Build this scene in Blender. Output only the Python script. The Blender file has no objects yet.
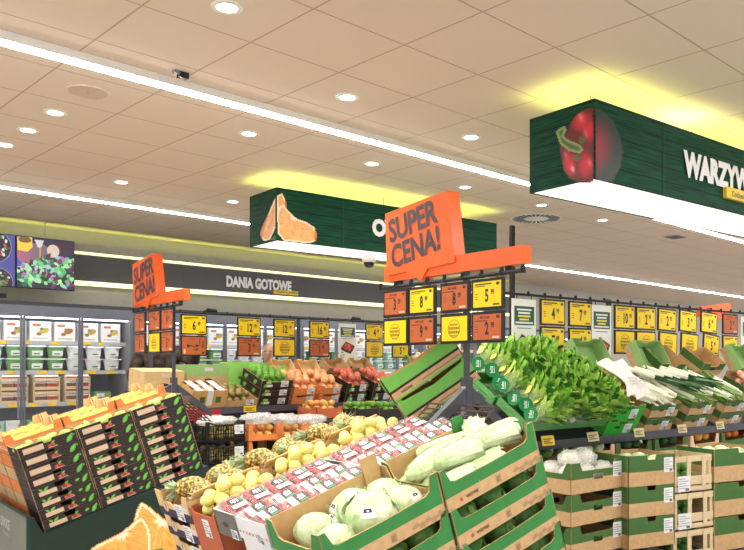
AMB=1.3; LED_S=55; YEL_S=11; SPOT_E=90
import bpy, math, random
from mathutils import Matrix, Vector, noise
random.seed(11)
rad = math.radians
TH = rad(44.8); DEL = rad(-5.2); CAMZ = 1.5; FPX = 780.0; PU = 430.0; PV = 366.0; CEIL = 3.27
SC = bpy.context.scene
COL = SC.collection
I4 = Matrix.Identity(4)
T = lambda x, y, z: Matrix.Translation((x, y, z))
RX = lambda a: Matrix.Rotation(a, 4, 'X')
RY = lambda a: Matrix.Rotation(a, 4, 'Y')
RZ = lambda a: Matrix.Rotation(a, 4, 'Z')
S3 = lambda x, y, z: Matrix.Diagonal((x, y, z, 1))
MD = RZ(DEL)                      # the display frame: turned 5 degrees from the store's walls
U = random.uniform
ORD = ['top', 'second from the top', 'third from the top', 'fourth from the top', 'fifth from the top', 'sixth from the top', 'seventh from the top', 'bottom']

# ---- where a line of sight from the camera meets a plane of the store
def _dir(u, v, disp):
    a = TH - (DEL if disp else 0)
    R = (u - PU) / FPX; Z = (PV - v) / FPX
    return R * math.sin(a) + math.cos(a), -R * math.cos(a) + math.sin(a), Z
def hit(u, v, x=None, y=None, z=None, disp=True):
    a, b, c = _dir(u, v, disp)
    k = x / a if x is not None else y / b if y is not None else (z - CAMZ) / c
    return Vector((a * k, b * k, CAMZ + c * k))

# ---- materials (all node based)
def lin(c):
    c = c / 255.0
    return c / 12.92 if c <= .04045 else ((c + .055) / 1.055) ** 2.4
def rgb(c): return (lin(c[0]), lin(c[1]), lin(c[2]), 1)
MATS = {}
def _new(name):
    m = bpy.data.materials.new(name); m.use_nodes = True
    nt = m.node_tree; b = nt.nodes['Principled BSDF']
    return m, nt, b
def pm(name, c, rough=.6, var=.12, scale=14, bump=0, metal=0, spec=.35, c2=None, sub=0, stretch=(1, 1, 1), coat=0):
    """Noise-varied colour between c*(1-var) and c (or c2)."""
    if name in MATS: return MATS[name]
    m, nt, b = _new(name)
    tc = nt.nodes.new('ShaderNodeTexCoord'); mp = nt.nodes.new('ShaderNodeMapping'); mp.inputs['Scale'].default_value = stretch
    nz = nt.nodes.new('ShaderNodeTexNoise'); nz.inputs['Scale'].default_value = scale; nz.inputs['Detail'].default_value = 4
    cr = nt.nodes.new('ShaderNodeValToRGB')
    a = rgb(c); d = rgb(c2) if c2 else tuple(x * (1 - var) for x in a[:3]) + (1,)
    cr.color_ramp.elements[0].position = .35; cr.color_ramp.elements[1].position = .65
    cr.color_ramp.elements[0].color = d; cr.color_ramp.elements[1].color = a
    nt.links.new(tc.outputs['Object'], mp.inputs['Vector']); nt.links.new(mp.outputs[0], nz.inputs['Vector'])
    nt.links.new(nz.outputs['Fac'], cr.inputs['Fac']); nt.links.new(cr.outputs[0], b.inputs['Base Color'])
    b.inputs['Roughness'].default_value = rough; b.inputs['Metallic'].default_value = metal
    b.inputs['Specular IOR Level'].default_value = spec
    if coat: b.inputs['Coat Weight'].default_value = coat
    if sub: b.inputs['Subsurface Weight'].default_value = sub; b.inputs['Subsurface Radius'].default_value = (.02, .02, .01)
    if bump:
        bp = nt.nodes.new('ShaderNodeBump'); bp.inputs['Strength'].default_value = bump; bp.inputs['Distance'].default_value = .01
        nt.links.new(nz.outputs['Fac'], bp.inputs['Height']); nt.links.new(bp.outputs[0], b.inputs['Normal'])
    MATS[name] = m
    return m
def em(name, c, s):
    if name in MATS: return MATS[name]
    m, nt, b = _new(name)
    b.inputs['Base Color'].default_value = (.8, .8, .8, 1)
    b.inputs['Emission Color'].default_value = rgb(c); b.inputs['Emission Strength'].default_value = s
    MATS[name] = m
    return m
def attr_mat(name, glow=0, rough=.45):
    m, nt, b = _new(name)
    at = nt.nodes.new('ShaderNodeAttribute'); at.attribute_name = 'Col'
    b.inputs['Roughness'].default_value = rough
    if glow:
        b.inputs['Base Color'].default_value = (.01, .01, .01, 1)
        nt.links.new(at.outputs['Color'], b.inputs['Emission Color']); b.inputs['Emission Strength'].default_value = glow
    else:
        nz = nt.nodes.new('ShaderNodeTexNoise'); nz.inputs['Scale'].default_value = 90
        mx = nt.nodes.new('ShaderNodeMix'); mx.data_type = 'RGBA'; mx.blend_type = 'MULTIPLY'; mx.inputs['Factor'].default_value = .15
        nt.links.new(at.outputs['Color'], mx.inputs[6]); nt.links.new(nz.outputs['Color'], mx.inputs[7]); nt.links.new(mx.outputs[2], b.inputs['Base Color'])
    MATS[name] = m
    return m
INK = attr_mat('printed_ink'); SCREEN = attr_mat('screen_picture', 1.1)
def film(name, c=(235, 240, 238), mix=.25, rough=.12):
    if name in MATS: return MATS[name]
    m, nt, b = _new(name)
    b.inputs['Base Color'].default_value = rgb(c); b.inputs['Roughness'].default_value = rough; b.inputs['Specular IOR Level'].default_value = .8
    tr = nt.nodes.new('ShaderNodeBsdfTransparent'); mx = nt.nodes.new('ShaderNodeMixShader')
    nz = nt.nodes.new('ShaderNodeTexNoise'); nz.inputs['Scale'].default_value = 25
    mr = nt.nodes.new('ShaderNodeMapRange'); mr.inputs['From Min'].default_value = .35; mr.inputs['From Max'].default_value = .7
    mr.inputs['To Min'].default_value = mix * .4; mr.inputs['To Max'].default_value = min(1, mix * 1.6)
    nt.links.new(nz.outputs['Fac'], mr.inputs['Value']); nt.links.new(mr.outputs[0], mx.inputs['Fac'])
    nt.links.new(tr.outputs[0], mx.inputs[1]); nt.links.new(b.outputs[0], mx.inputs[2])
    nt.links.new(mx.outputs[0], nt.nodes['Material Output'].inputs['Surface'])
    MATS[name] = m
    return m

# ---- mesh builder
class MB:
    def __init__(s): s.v = []; s.f = []; s.m = []; s.c = []
    def add(s, vs, fs, mi=0, M=None, col=None):
        n = len(s.v)
        s.v += [tuple(M @ Vector(p)) if M is not None else tuple(p) for p in vs]
        for i, f in enumerate(fs):
            s.f.append(tuple(n + k for k in f)); s.m.append(mi if isinstance(mi, int) else mi[i]); s.c.append(col)
        return s
    def box(s, x0, x1, y0, y1, z0, z1, mi=0, M=None, col=None):
        return s.add([(x0, y0, z0), (x1, y0, z0), (x1, y1, z0), (x0, y1, z0), (x0, y0, z1), (x1, y0, z1), (x1, y1, z1), (x0, y1, z1)],
              [(0, 3, 2, 1), (4, 5, 6, 7), (0, 1, 5, 4), (1, 2, 6, 5), (2, 3, 7, 6), (3, 0, 4, 7)], mi, M, col)
    def hexa(s, p, mi=0, M=None):
        return s.add(p, [(0, 3, 2, 1), (4, 5, 6, 7), (0, 1, 5, 4), (1, 2, 6, 5), (2, 3, 7, 6), (3, 0, 4, 7)], mi, M)
    def poly(s, pts, col=None, z=0, mi=0, M=None):
        return s.add([(p[0], p[1], z if len(p) < 3 else p[2]) for p in pts], [tuple(range(len(pts)))], mi, M, col)
    def rect(s, x0, y0, x1, y1, col=None, z=0, mi=0, M=None):
        return s.poly([(x0, y0), (x1, y0), (x1, y1), (x0, y1)], col, z, mi, M)
    def prism(s, pts, z0, z1, mi=0, M=None):
        n = len(pts)
        return s.add([(p[0], p[1], z0) for p in pts] + [(p[0], p[1], z1) for p in pts],
              [tuple(range(n - 1, -1, -1)), tuple(range(n, 2 * n))] + [(i, (i + 1) % n, n + (i + 1) % n, n + i) for i in range(n)], mi, M)
    def tube(s, pts, r, n=8, mi=0, M=None, cap=True):
        pts = [Vector(p) for p in pts]; rs = r if isinstance(r, (list, tuple)) else [r] * len(pts)
        vs = []; fs = []
        for i, p in enumerate(pts):
            d = (pts[min(i + 1, len(pts) - 1)] - pts[max(i - 1, 0)]).normalized()
            a = d.orthogonal().normalized() if i == 0 else (a - d * a.dot(d)).normalized()
            b = d.cross(a)
            vs += [p + (a * math.cos(6.28319 * k / n) + b * math.sin(6.28319 * k / n)) * rs[i] for k in range(n)]
        for i in range(len(pts) - 1):
            fs += [(i * n + k, i * n + (k + 1) % n, (i + 1) * n + (k + 1) % n, (i + 1) * n + k) for k in range(n)]
        if cap: fs += [tuple(range(n - 1, -1, -1)), tuple(range((len(pts) - 1) * n, len(pts) * n))]
        return s.add(vs, fs, mi, M)
    def lathe(s, prof, n=14, mi=0, M=None, wob=None, cap=False):
        vs = []; fs = []; k = len(prof)
        for i in range(n):
            a = 6.283185 * i / n
            for r, z in prof:
                q = r * (wob(a, z) if wob else 1)
                vs.append((q * math.cos(a), q * math.sin(a), z))
        for i in range(n):
            j = (i + 1) % n
            fs += [(i * k + q, j * k + q, j * k + q + 1, i * k + q + 1) for q in range(k - 1)]
        if cap and prof[0][0] > 1e-6: fs.append(tuple(i * k for i in range(n - 1, -1, -1)))
        if cap and prof[-1][0] > 1e-6: fs.append(tuple(i * k + k - 1 for i in range(n)))
        return s.add(vs, fs, mi, M)
    def ell(s, c, r, nu=14, nv=9, mi=0, M=None, amp=0, fr=3, seed=0):
        prof = []; vs = []; fs = []
        for j in range(1, nv):
            t = math.pi * j / nv
            for i in range(nu):
                a = 6.283185 * i / nu
                d = Vector((math.sin(t) * math.cos(a), math.sin(t) * math.sin(a), -math.cos(t)))
                q = 1 + (amp * noise.noise(d * fr + Vector((seed, seed * 1.7, 0))) if amp else 0)
                vs.append((c[0] + d.x * r[0] * q, c[1] + d.y * r[1] * q, c[2] + d.z * r[2] * q))
        b = len(vs); vs += [(c[0], c[1], c[2] - r[2]), (c[0], c[1], c[2] + r[2])]
        for j in range(nv - 2):
            fs += [(j * nu + i, j * nu + (i + 1) % nu, (j + 1) * nu + (i + 1) % nu, (j + 1) * nu + i) for i in range(nu)]
        fs += [(b, (i + 1) % nu, i) for i in range(nu)] + [(b + 1, (nv - 2) * nu + i, (nv - 2) * nu + (i + 1) % nu) for i in range(nu)]
        return s.add(vs, fs, mi, M)
    def build(s, name, mats, parent=None, M=None, smooth=False, weld=False):
        if not isinstance(mats, (list, tuple)): mats = [mats]
        v, f, mi, co = s.v, s.f, s.m, s.c
        if weld:
            key = {}; idx = []; nv = []
            for p in v:
                k = (round(p[0], 5), round(p[1], 5), round(p[2], 5))
                if k not in key: key[k] = len(nv); nv.append(p)
                idx.append(key[k])
            cnt = {}; F = []
            for q, m_, c_ in zip(f, mi, co):
                g = []
                for k in q:
                    if idx[k] not in g: g.append(idx[k])
                if len(g) > 2: F.append((tuple(g), m_, c_)); h = frozenset(g); cnt[h] = cnt.get(h, 0) + 1
            F = [x for x in F if cnt[frozenset(x[0])] == 1]
            used = sorted({k for x in F for k in x[0]}); rm = {k: i for i, k in enumerate(used)}
            v = [nv[k] for k in used]; f = [tuple(rm[k] for k in x[0]) for x in F]; mi = [x[1] for x in F]; co = [x[2] for x in F]
        me = bpy.data.meshes.new(name); me.from_pydata(v, [], f)
        for m_ in mats: me.materials.append(m_)
        me.polygons.foreach_set('material_index', mi)
        if smooth: me.polygons.foreach_set('use_smooth', [True] * len(f))
        if any(c is not None for c in co):
            at = me.color_attributes.new('Col', 'FLOAT_COLOR', 'CORNER'); d = []
            for q, c_ in zip(f, co): d += list(rgb(c_) if c_ else (1, 1, 1, 1)) * len(q)
            at.data.foreach_set('color', d)
        me.update()
        o = bpy.data.objects.new(name, me); COL.objects.link(o)
        if parent: o.parent = parent
        if M is not None: o.matrix_basis = M
        return o

NUM = {'10': 'ten', '12': 'twelve', '16': 'sixteen', '1': 'one', '2': 'two', '3': 'three', '4': 'four', '5': 'five', '6': 'six', '7': 'seven', '8': 'eight', '9': 'nine'}
def words_(s): return ' '.join(NUM.get(w.strip(','), w.strip(',')) + (',' if w.endswith(',') else '') for w in s.split())
def inside(u, v, poly):
    c = False; j = len(poly) - 1
    for i in range(len(poly)):
        (a, b), (d, e) = poly[i], poly[j]
        if (b > v) != (e > v) and u < (d - a) * (v - b) / (e - b) + a: c = not c
        j = i
    return c
def edge_dist(u, v, poly):
    m = 1e9
    for (a, b), (c, d) in zip(poly, poly[1:] + poly[:1]):
        l = (c - a) ** 2 + (d - b) ** 2 + 1e-9; t_ = max(0, min(1, ((u - a) * (c - a) + (v - b) * (d - b)) / l))
        m = min(m, math.hypot(u - a - t_ * (c - a), v - b - t_ * (d - b)))
    return m
def mixc(a, b, t): t = max(0, min(1, t)); return tuple(x + (y - x) * t for x, y in zip(a, b))
def tag(o, label=None, cat=None, group=None, kind=None):
    if label: o['label'] = words_(label)
    if cat: o['category'] = cat
    if group: o['group'] = group
    if kind: o['kind'] = kind
    return o
def thing(name, label, cat, M=I4, group=None):
    o = bpy.data.objects.new(name, None); o.empty_display_size = .05; COL.objects.link(o); o.matrix_basis = M
    return tag(o, label, cat, group)
def struct(o): o['kind'] = 'structure'; return o
KIDS = {}
def copy_tree(o, parent=None):
    c = o.copy(); COL.objects.link(c)
    if parent is not None: c.parent = parent
    if o.name not in KIDS: KIDS[o.name] = list(o.children)
    for ch in KIDS[o.name]: copy_tree(ch, c)
    return c
PROTO = {}
def spawn(key, build, M, label, cat, group=None):
    """First call builds the thing, later calls copy it part by part."""
    if key in PROTO: o = copy_tree(PROTO[key])
    else: o = build(); PROTO[key] = o
    o.matrix_basis = M; o['label'] = words_(label); o['category'] = cat
    if group: o['group'] = group
    elif 'group' in o: del o['group']
    return o

# ---- lettering as flat mesh
_txt = {}
def text_geo(s, size=1, bold=0, sx=1.0):
    k = (s, bold)
    if k not in _txt:
        cu = bpy.data.curves.new('lettering', 'FONT'); cu.body = s; cu.offset = bold; cu.resolution_u = 3
        cu.align_x = 'CENTER'; cu.align_y = 'CENTER'
        o = bpy.data.objects.new('lettering', cu); COL.objects.link(o)
        me = o.evaluated_get(bpy.context.evaluated_depsgraph_get()).to_mesh()
        _txt[k] = ([tuple(v.co) for v in me.vertices], [tuple(p.vertices) for p in me.polygons])
        bpy.data.objects.remove(o); bpy.data.curves.remove(cu)
    v, f = _txt[k]
    return [(p[0] * size * sx, p[1] * size, p[2]) for p in v], f
def text(mb, s, x, y, size, col=None, bold=.02, sx=.72, z=0, M=None, mi=0, rot=0):
    v, f = text_geo(s, size, bold, sx)
    return mb.add([(a, b, z) for a, b, c in v], f, mi, (M if M is not None else I4) @ T(x, y, 0) @ RZ(rot), col)

FACE_DX = MD @ Matrix(((0, 0, -1, 0), (-1, 0, 0, 0), (0, 1, 0, 0), (0, 0, 0, 1)))   # upright plane facing -Dx
FACE_DY = MD @ Matrix(((1, 0, 0, 0), (0, 0, -1, 0), (0, 1, 0, 0), (0, 0, 0, 1)))    # upright plane facing -Dy
FACE_Y = Matrix(((1, 0, 0, 0), (0, 0, -1, 0), (0, 1, 0, 0), (0, 0, 0, 1)))          # upright plane facing -Y
def at(F, p):     # face matrix moved to a point given in that face's own frame axes (Dx,Dy,z) or (X,Y,z)
    q = (MD @ Vector(p)) if F is not FACE_Y else Vector(p)
    M = F.copy(); M.translation = q
    return M
# ================= camera, render colour, world =================
cam = bpy.data.cameras.new('camera'); co = bpy.data.objects.new('camera', cam); COL.objects.link(co)
cam.sensor_fit = 'HORIZONTAL'; cam.sensor_width = 36; cam.lens = FPX * 36 / 744
cam.shift_x = (372 - PU) / 744; cam.shift_y = (PV - 275) / 744; cam.clip_start = .05
co.location = (0, 0, CAMZ); co.rotation_euler = (rad(90), 0, TH - rad(90))
SC.camera = co
SC.view_settings.view_transform = 'Standard'; SC.view_settings.look = 'None'; SC.view_settings.gamma = 1; SC.view_settings.exposure = 0.1
w = bpy.data.worlds.new('store_ambience'); SC.world = w; w.use_nodes = True
w.node_tree.nodes['Background'].inputs[0].default_value = (.95, .97, 1, 1); w.node_tree.nodes['Background'].inputs[1].default_value = AMB

# ================= room shell =================
def math_node(nt, op, a, b=None, c=None):
    n = nt.nodes.new('ShaderNodeMath'); n.operation = op
    for i, x in enumerate((a, b, c)):
        if x is None: continue
        if isinstance(x, (int, float)): n.inputs[i].default_value = x
        else: nt.links.new(x, n.inputs[i])
    return n.outputs[0]
def grid_mat(name, base, line, ox, oy, ax, ay, half, rough=.8, var=.04):
    m, nt, b = _new(name)
    tc = nt.nodes.new('ShaderNodeTexCoord'); sp = nt.nodes.new('ShaderNodeSeparateXYZ'); nt.links.new(tc.outputs['Object'], sp.inputs[0])
    ds = []
    for k, o, a in ((0, ox, ax), (1, oy, ay)):
        q = math_node(nt, 'DIVIDE', math_node(nt, 'SUBTRACT', sp.outputs[k], o), a)
        ds.append(math_node(nt, 'MULTIPLY', math_node(nt, 'ABSOLUTE', math_node(nt, 'SUBTRACT', q, math_node(nt, 'ROUND', q))), a))
    near = math_node(nt, 'LESS_THAN', math_node(nt, 'MINIMUM', ds[0], ds[1]), half)
    nz = nt.nodes.new('ShaderNodeTexNoise'); nz.inputs['Scale'].default_value = 60; nt.links.new(tc.outputs['Object'], nz.inputs['Vector'])
    cr = nt.nodes.new('ShaderNodeMix'); cr.data_type = 'RGBA'
    a = rgb(base); cr.inputs[6].default_value = tuple(x * (1 - var) for x in a[:3]) + (1,); cr.inputs[7].default_value = a
    nt.links.new(nz.outputs['Fac'], cr.inputs['Factor'])
    mx = nt.nodes.new('ShaderNodeMix'); mx.data_type = 'RGBA'; mx.inputs[7].default_value = rgb(line)
    nt.links.new(near, mx.inputs['Factor']); nt.links.new(cr.outputs[2], mx.inputs[6]); nt.links.new(mx.outputs[2], b.inputs['Base Color'])
    bp = nt.nodes.new('ShaderNodeBump'); bp.inputs['Strength'].default_value = .4; bp.inputs['Distance'].default_value = .006; bp.invert = True
    nt.links.new(near, bp.inputs['Height']); nt.links.new(bp.outputs[0], b.inputs['Normal'])
    b.inputs['Roughness'].default_value = rough; b.inputs['Specular IOR Level'].default_value = .2
    MATS[name] = m
    return m
struct(MB().box(-4, 27, -4, 10.5, CEIL, CEIL + .1).build('ceiling', grid_mat('ceiling_tile', (222, 205, 188), (180, 158, 138), 2.9516, 3.1312, .6149, .5712, .0055)))
struct(MB().box(-4, 27, -4, 10.5, -.1, 0).build('floor', grid_mat('floor_tile', (178, 174, 168), (140, 137, 132), 0, 0, .6, .6, .003, .35)))
struct(MB().box(-4, 27, 10.4, 10.5, 0, CEIL).build('wall_back', pm('grey_paint', (176, 172, 160), .7, .05)))
M_WHITE = pm('white_lacquer', (236, 234, 228), .4, .04); M_BLACK = pm('black_steel', (38, 38, 42), .45, .2, metal=.2); M_STEEL = pm('grey_steel', (150, 152, 158), .35, .1, metal=.6)
M_DGREY = pm('dark_grey_steel', (72, 74, 80), .45, .12, metal=.2)
M_LED = em('led_diffuser', (255, 250, 244), LED_S); M_YEL = em('yellow_led', (240, 255, 130), YEL_S); M_PANEL = em('sign_light_panel', (255, 248, 240), .85); M_LAMP = em('lamp_lens', (255, 250, 240), 9)
M_LINE = em('warm_led_line', (255, 252, 176), .95)

# linear light runs under the ceiling
for y, nm in ((.86, 'beside the pepper sign, over the near shelves'), (4.53, 'over the orange slogan signs, the long bright run'), (8.2, 'close to the grey wall with the ready meal fascia')):
    t = thing('linear_light', 'white linear ceiling light running ' + nm, 'light', T(0, y, CEIL))
    MB().box(-4, 26, -.045, .045, -.05, -.001).build('housing', M_WHITE, t)
    MB().box(-4, 26, -.032, .032, -.058, -.05).build('diffuser', M_LED, t)
# recessed downlights
def downlight():
    t = thing('downlight', '', '')
    MB().lathe([(.052, -.004), (.076, -.004), (.078, 0), (.078, .004)], 20).build('rim', M_WHITE, t, smooth=False)
    MB().lathe([(.0, -.003), (.053, -.0035), (.055, .004)], 18).build('lens', M_LAMP, t)
    return t
DL = [((227, 7), 'round ceiling downlight nearest the camera, two tiles above the long light run'), ((347, 97), 'round ceiling downlight just above the long light run, between the two green signs'), ((471, 137), 'round ceiling downlight above the orange slogan sign and the light run'),
      ((55, 112.5), 'first of three downlights in a row beside the round ceiling speaker'), ((28, 130), 'middle of three downlights in a row near the round ceiling speaker'), ((5, 144.5), 'last of three downlights in a row, at the edge of the picture'),
      ((249, 133.5), 'ceiling downlight just below the long light run, above the orange wedge sign'), ((372, 163.5), 'ceiling downlight over the long green fruit sign'), ((121.5, 182), 'ceiling downlight above the second light run by the wall'),
      ((233, 201.5), 'ceiling downlight beside the end of the orange wedge sign'), ((465, 187), 'ceiling downlight peeping over the corner of the orange slogan block'), ((541.6, 205), 'ceiling downlight above the round swirl vent'), ((602.6, 220), 'ceiling downlight under the bright pepper sign'), ]
for (u, v), lb in DL:
    p = hit(u, v, z=CEIL, disp=False)
    spawn('downlight', downlight, T(p.x, p.y, CEIL - .001), lb, 'light')
    l = bpy.data.lights.new('downlight_beam', 'SPOT'); l.energy = SPOT_E; l.spot_size = rad(110); l.spot_blend = .8; l.color = (1, .93, .82); l.shadow_soft_size = .06
    o = bpy.data.objects.new('downlight_beam', l); COL.objects.link(o); o.location = (p.x, p.y, CEIL - .02)
for x, y in ((2.2, 1.2), (4.2, .2), (5.2, 2.6), (.6, 3.2), (3.0, 3.8), (6.6, 1.4), (1.6, -1.0), (8.0, 3.2)):
    l = bpy.data.lights.new('downlight_beam', 'SPOT'); l.energy = SPOT_E; l.spot_size = rad(110); l.spot_blend = .8; l.color = (1, .94, .85); l.shadow_soft_size = .06
    o = bpy.data.objects.new('downlight_beam', l); COL.objects.link(o); o.location = (x, y, CEIL - .02)
p = hit(88, 92, z=CEIL, disp=False)
t = thing('ceiling_speaker', 'large round flush ceiling speaker near the long light run', 'speaker', T(p.x, p.y, CEIL))
MB().lathe([(.118, -.004), (.134, -.006), (.136, 0)], 28).build('rim', pm('speaker_rim', (224, 206, 188), .5), t); MB().lathe([(0, -.003), (.119, -.003)], 28).build('grille', pm('speaker_grille', (214, 192, 172), .7, .15, 300), t)
MB().lathe([(0, -.006), (.006, -.005)], 8).build('screw', M_BLACK, t)
p = hit(536, 218.5, z=CEIL, disp=False)
t = thing('swirl_vent', 'round swirl air diffuser with black slots above the black post', 'vent', T(p.x, p.y, CEIL))
MB().lathe([(0, -.004), (.3, -.004), (.31, 0)], 36).build('face_plate', M_WHITE, t)
mb = MB()
for k in range(28):
    a = 6.2832 * k / 28
    mb.poly([(.15 * math.cos(a), .15 * math.sin(a)), (.285 * math.cos(a + .02), .285 * math.sin(a + .02)), (.285 * math.cos(a + .15), .285 * math.sin(a + .15)), (.15 * math.cos(a + .13), .15 * math.sin(a + .13))], z=-.0055)
mb.build('slot_grille', M_BLACK, t)
p = hit(675, 237, z=CEIL, disp=False)
t = thing('ceiling_vent', 'small grey rectangular ceiling vent below the pepper sign', 'vent', T(p.x, p.y, CEIL))
MB().box(-.14, .14, -.1, .1, -.006, 0).build('frame', M_STEEL, t); MB().box(-.12, .12, -.08, .08, -.008, -.006).build('grille', M_DGREY, t)
# small spot clamp on the first run
p = hit(182, 78, z=CEIL - .03, disp=False)
t = thing('cable_bracket', 'tiny dark cable bracket on the long light run', 'bracket', T(p.x, p.y, CEIL)); MB().box(-.03, .03, -.03, .01, -.035, 0).build('clip', M_BLACK, t); MB().box(-.06, -.02, -.03, .0, -.02, 0).build('plate', M_STEEL, t)

# ================= wall fascia, screens =================
def hy(u, v, y): return hit(u, v, y=y, disp=False)
FY = 10.3
za = hy(200, 266.5, FY).z; zb = hy(200, 289.5, FY).z
t = thing('fascia_sign', 'dark grey ready-meal fascia with white lettering on the back wall', 'sign')
MB().box(0, hy(512, 300, FY).x, FY, 10.39, zb, za).build('panel', pm('anthracite', (84, 83, 86), .5, .06), t)
MB().box(0, hy(512, 300, FY).x, FY - .02, 10.3, za + .005, za + .04).build('upper_light_line', M_LINE, t)
MB().box(0, hy(512, 300, FY).x, FY - .02, 10.3, zb - .065, zb - .005).build('lower_light_line', M_LINE, t)
FE = hy(512, 300, FY).x
MB().box(0, FE, FY - .05, FY + .0, za + .052, za + .06).box(0, FE, FY - .06, FY - .05, za + .045, za + .14).build('light_ledge', pm('wall_grey_lip', (170, 166, 152), .7), t)
MB().box(0, hy(512, 300, FY).x, FY - .04, FY - .0, za + .062, za + .075).build('cove_light', M_YEL, t)
MB().box(0, hy(512, 300, FY).x, FY, FY + .02, za + .06, za + .115).build('light_shield', MATS['wall_grey_lip'], t)
def fit_text(mb, s, p0, p1, h, col=None, bold=.03, z=0, M=None, mi=0):
    """Lettering whose left and right ends are p0 and p1 (x) and height h, baseline y."""
    v, f = text_geo(s, 1, bold, 1); xs = [a[0] for a in v]; ys = [a[1] for a in v]
    kx = (p1[0] - p0[0]) / (max(xs) - min(xs)); ky = h / (max(ys) - min(ys))
    mb.add([(p0[0] + (a - min(xs)) * kx, p0[1] + (b - min(ys)) * ky, z) for a, b, c in v], f, mi, M, col)
    return mb
a = hy(226, 289, FY); b = hy(291, 289, FY); zl = hy(226, 288.5, FY).z - .01; h = hy(226, 275, FY).z - hy(226, 286.5, FY).z
fit_text(MB(), 'DANIA GOTOWE', (a.x, 0), (b.x, 0), h, (245, 245, 245), .055).build('lettering', INK, t, FACE_Y.copy() if 0 else at(FACE_Y, (0, FY - .012, zl + .035)))
a = hy(273, 291, FY); b = hy(297, 294, FY)
MB().box(a.x, b.x, FY - .03, FY, (a.z + b.z) / 2 - .035, (a.z + b.z) / 2 + .03).build('slogan_tag', pm('tag_yellow', (236, 205, 70), .5), t)
fit_text(MB(), 'Wygodnie i szybko', (a.x + .03, 0), (b.x - .03, 0), .04, (90, 80, 30), .01).build('slogan_print', INK, t, at(FACE_Y, (0, FY - .032, (a.z + b.z) / 2 - .02)))

def leaf_pts(x, y, l, w, a, n=4):
    out = []
    for k in range(n + 1): t_ = k / n; out.append((t_, math.sin(math.pi * t_ ** .8) * .5))
    pts = [(q * l, r * w) for q, r in out] + [(q * l, -r * w) for q, r in out[-2:0:-1]]
    c, s = math.cos(a), math.sin(a)
    return [(x + p * c - q * s, y + p * s + q * c) for p, q in pts]
def blob(x, y, rx, ry, n=14, a=0, wob=0):
    c, s = math.cos(a), math.sin(a); o = []
    for k in range(n):
        q = 6.2832 * k / n; r = 1 + U(-wob, wob)
        o.append((x + rx * r * math.cos(q) * c - ry * r * math.sin(q) * s, y + rx * r * math.cos(q) * s + ry * r * math.sin(q) * c))
    return o
SY = 10.05
def screen(u0, u1, lb, paint):
    a = hy(u0, 234 + (u0) * .1, SY); b = hy(u1, 286 + u1 * .075, SY); zt = hy(20, 235.5, SY).z; zb_ = hy(20, 287.5, SY).z
    W = b.x - a.x; H = zt - zb_
    t = thing('wall_screen', lb, 'screen', T(a.x, SY, zb_))
    MB().box(0, W, 0, .05, 0, H).build('bezel', M_BLACK, t)
    mb = MB(); paint(mb, W, H); mb.build('picture', SCREEN, t, at(FACE_Y, (0, -.004, 0)))
    MB().tube([(W * .5, .03, H), (W * .5, .03, CEIL - zb_)], .004, 6).build('hanging_wire', M_STEEL, t)
def clipw(pts, W, H): return [(min(max(x, .008), W - .008), min(max(y, .008), H - .008)) for x, y in pts]
def paint_salad(mb, W, H):
    mb.rect(.008, .008, W - .008, H - .008, (52, 40, 72), 0)
    mb.poly(clipw([(0, H * .2), (W * .16, H * .25), (W * .1, H), (0, H)], W, H), (70, 88, 190), .0004)
    for k in range(10): mb.poly(clipw(blob(W * (.12 + .35 * k / 10), H * .68, W * .12, H * .2), W, H), (176 - k * 6, 100, 120 - k), .0005 + k * 1e-5)
    mb.poly(clipw(blob(W * .62, H * .76, W * .11, H * .13), W, H), (214, 190, 175), .0008); mb.poly(clipw(blob(W * .8, H * .85, W * .2, H * .12), W, H), (66, 40, 62), .0007)
    mb.poly(clipw([(0, H * .97), (W * .26, H * .99), (W * .27, H * .8), (W * .18, H * .7), (W * .02, H * .72)], W, H), (236, 196, 70), .0009); mb.poly(clipw(blob(W * .14, H * .93, W * .11, H * .06), W, H), (120, 90, 50), .001)
    mb.poly(clipw([(W * .3, H * .95), (W * .46, H * .95), (W * .42, H * .82), (W * .36, H * .8)], W, H), (205, 205, 200), .001); mb.rect(W * .38, H * .5, W * .41, H * .82, (196, 150, 90), .001)
    mb.poly(clipw([(0, H * .1), (W * .1, H * .45), (W * .9, H * .45), (W, H * .15), (W * .6, 0.02), (W * .3, .02)], W, H), (40, 52, 46), .0011)
    z = .0012
    for k in range(230):
        x = W * U(.02, .97); top = .62 if x > W * .3 else .45; y = H * U(.1, top)
        c = random.choice([(112, 196, 120), (60, 150, 84), (150, 220, 150), (40, 110, 66), (186, 232, 170), (90, 176, 110), (124, 52, 108), (96, 34, 78), (176, 110, 176), (150, 200, 190)]) if random.random() < .85 else (96, 30, 70)
        mb.poly(clipw(leaf_pts(x, y, W * U(.06, .14), H * U(.05, .1), U(0, 6.28)), W, H), c, z); z += 2e-6
def paint_bowls(mb, W, H):
    mb.rect(.008, .008, W - .008, H - .008, (74, 76, 150), 0)
    for cx, cy, r in ((W * .62, H * .75, W * .3), (W * .7, H * .08, W * .25)):
        mb.poly(clipw(blob(cx, cy, r * 1.04, r * 1.04, 26), W, H), (150, 150, 170), .0004); mb.poly(clipw(blob(cx, cy, r, r, 26), W, H), (40, 34, 52), .0005)
        z = .0006
        for k in range(70):
            q = U(0, 6.28); rr = r * .85 * math.sqrt(random.random())
            mb.poly(clipw(blob(cx + rr * math.cos(q), cy + rr * math.sin(q), r * .12, r * .08, 7, U(0, 3), .2), W, H), random.choice([(90, 170, 90), (210, 214, 205), (70, 120, 66), (120, 50, 70), (190, 90, 60), (60, 40, 60)]), z); z += 2e-6
screen(-46, 15.5, 'wall screen showing two dark salad bowls, cut by the picture edge', paint_bowls)
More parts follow.
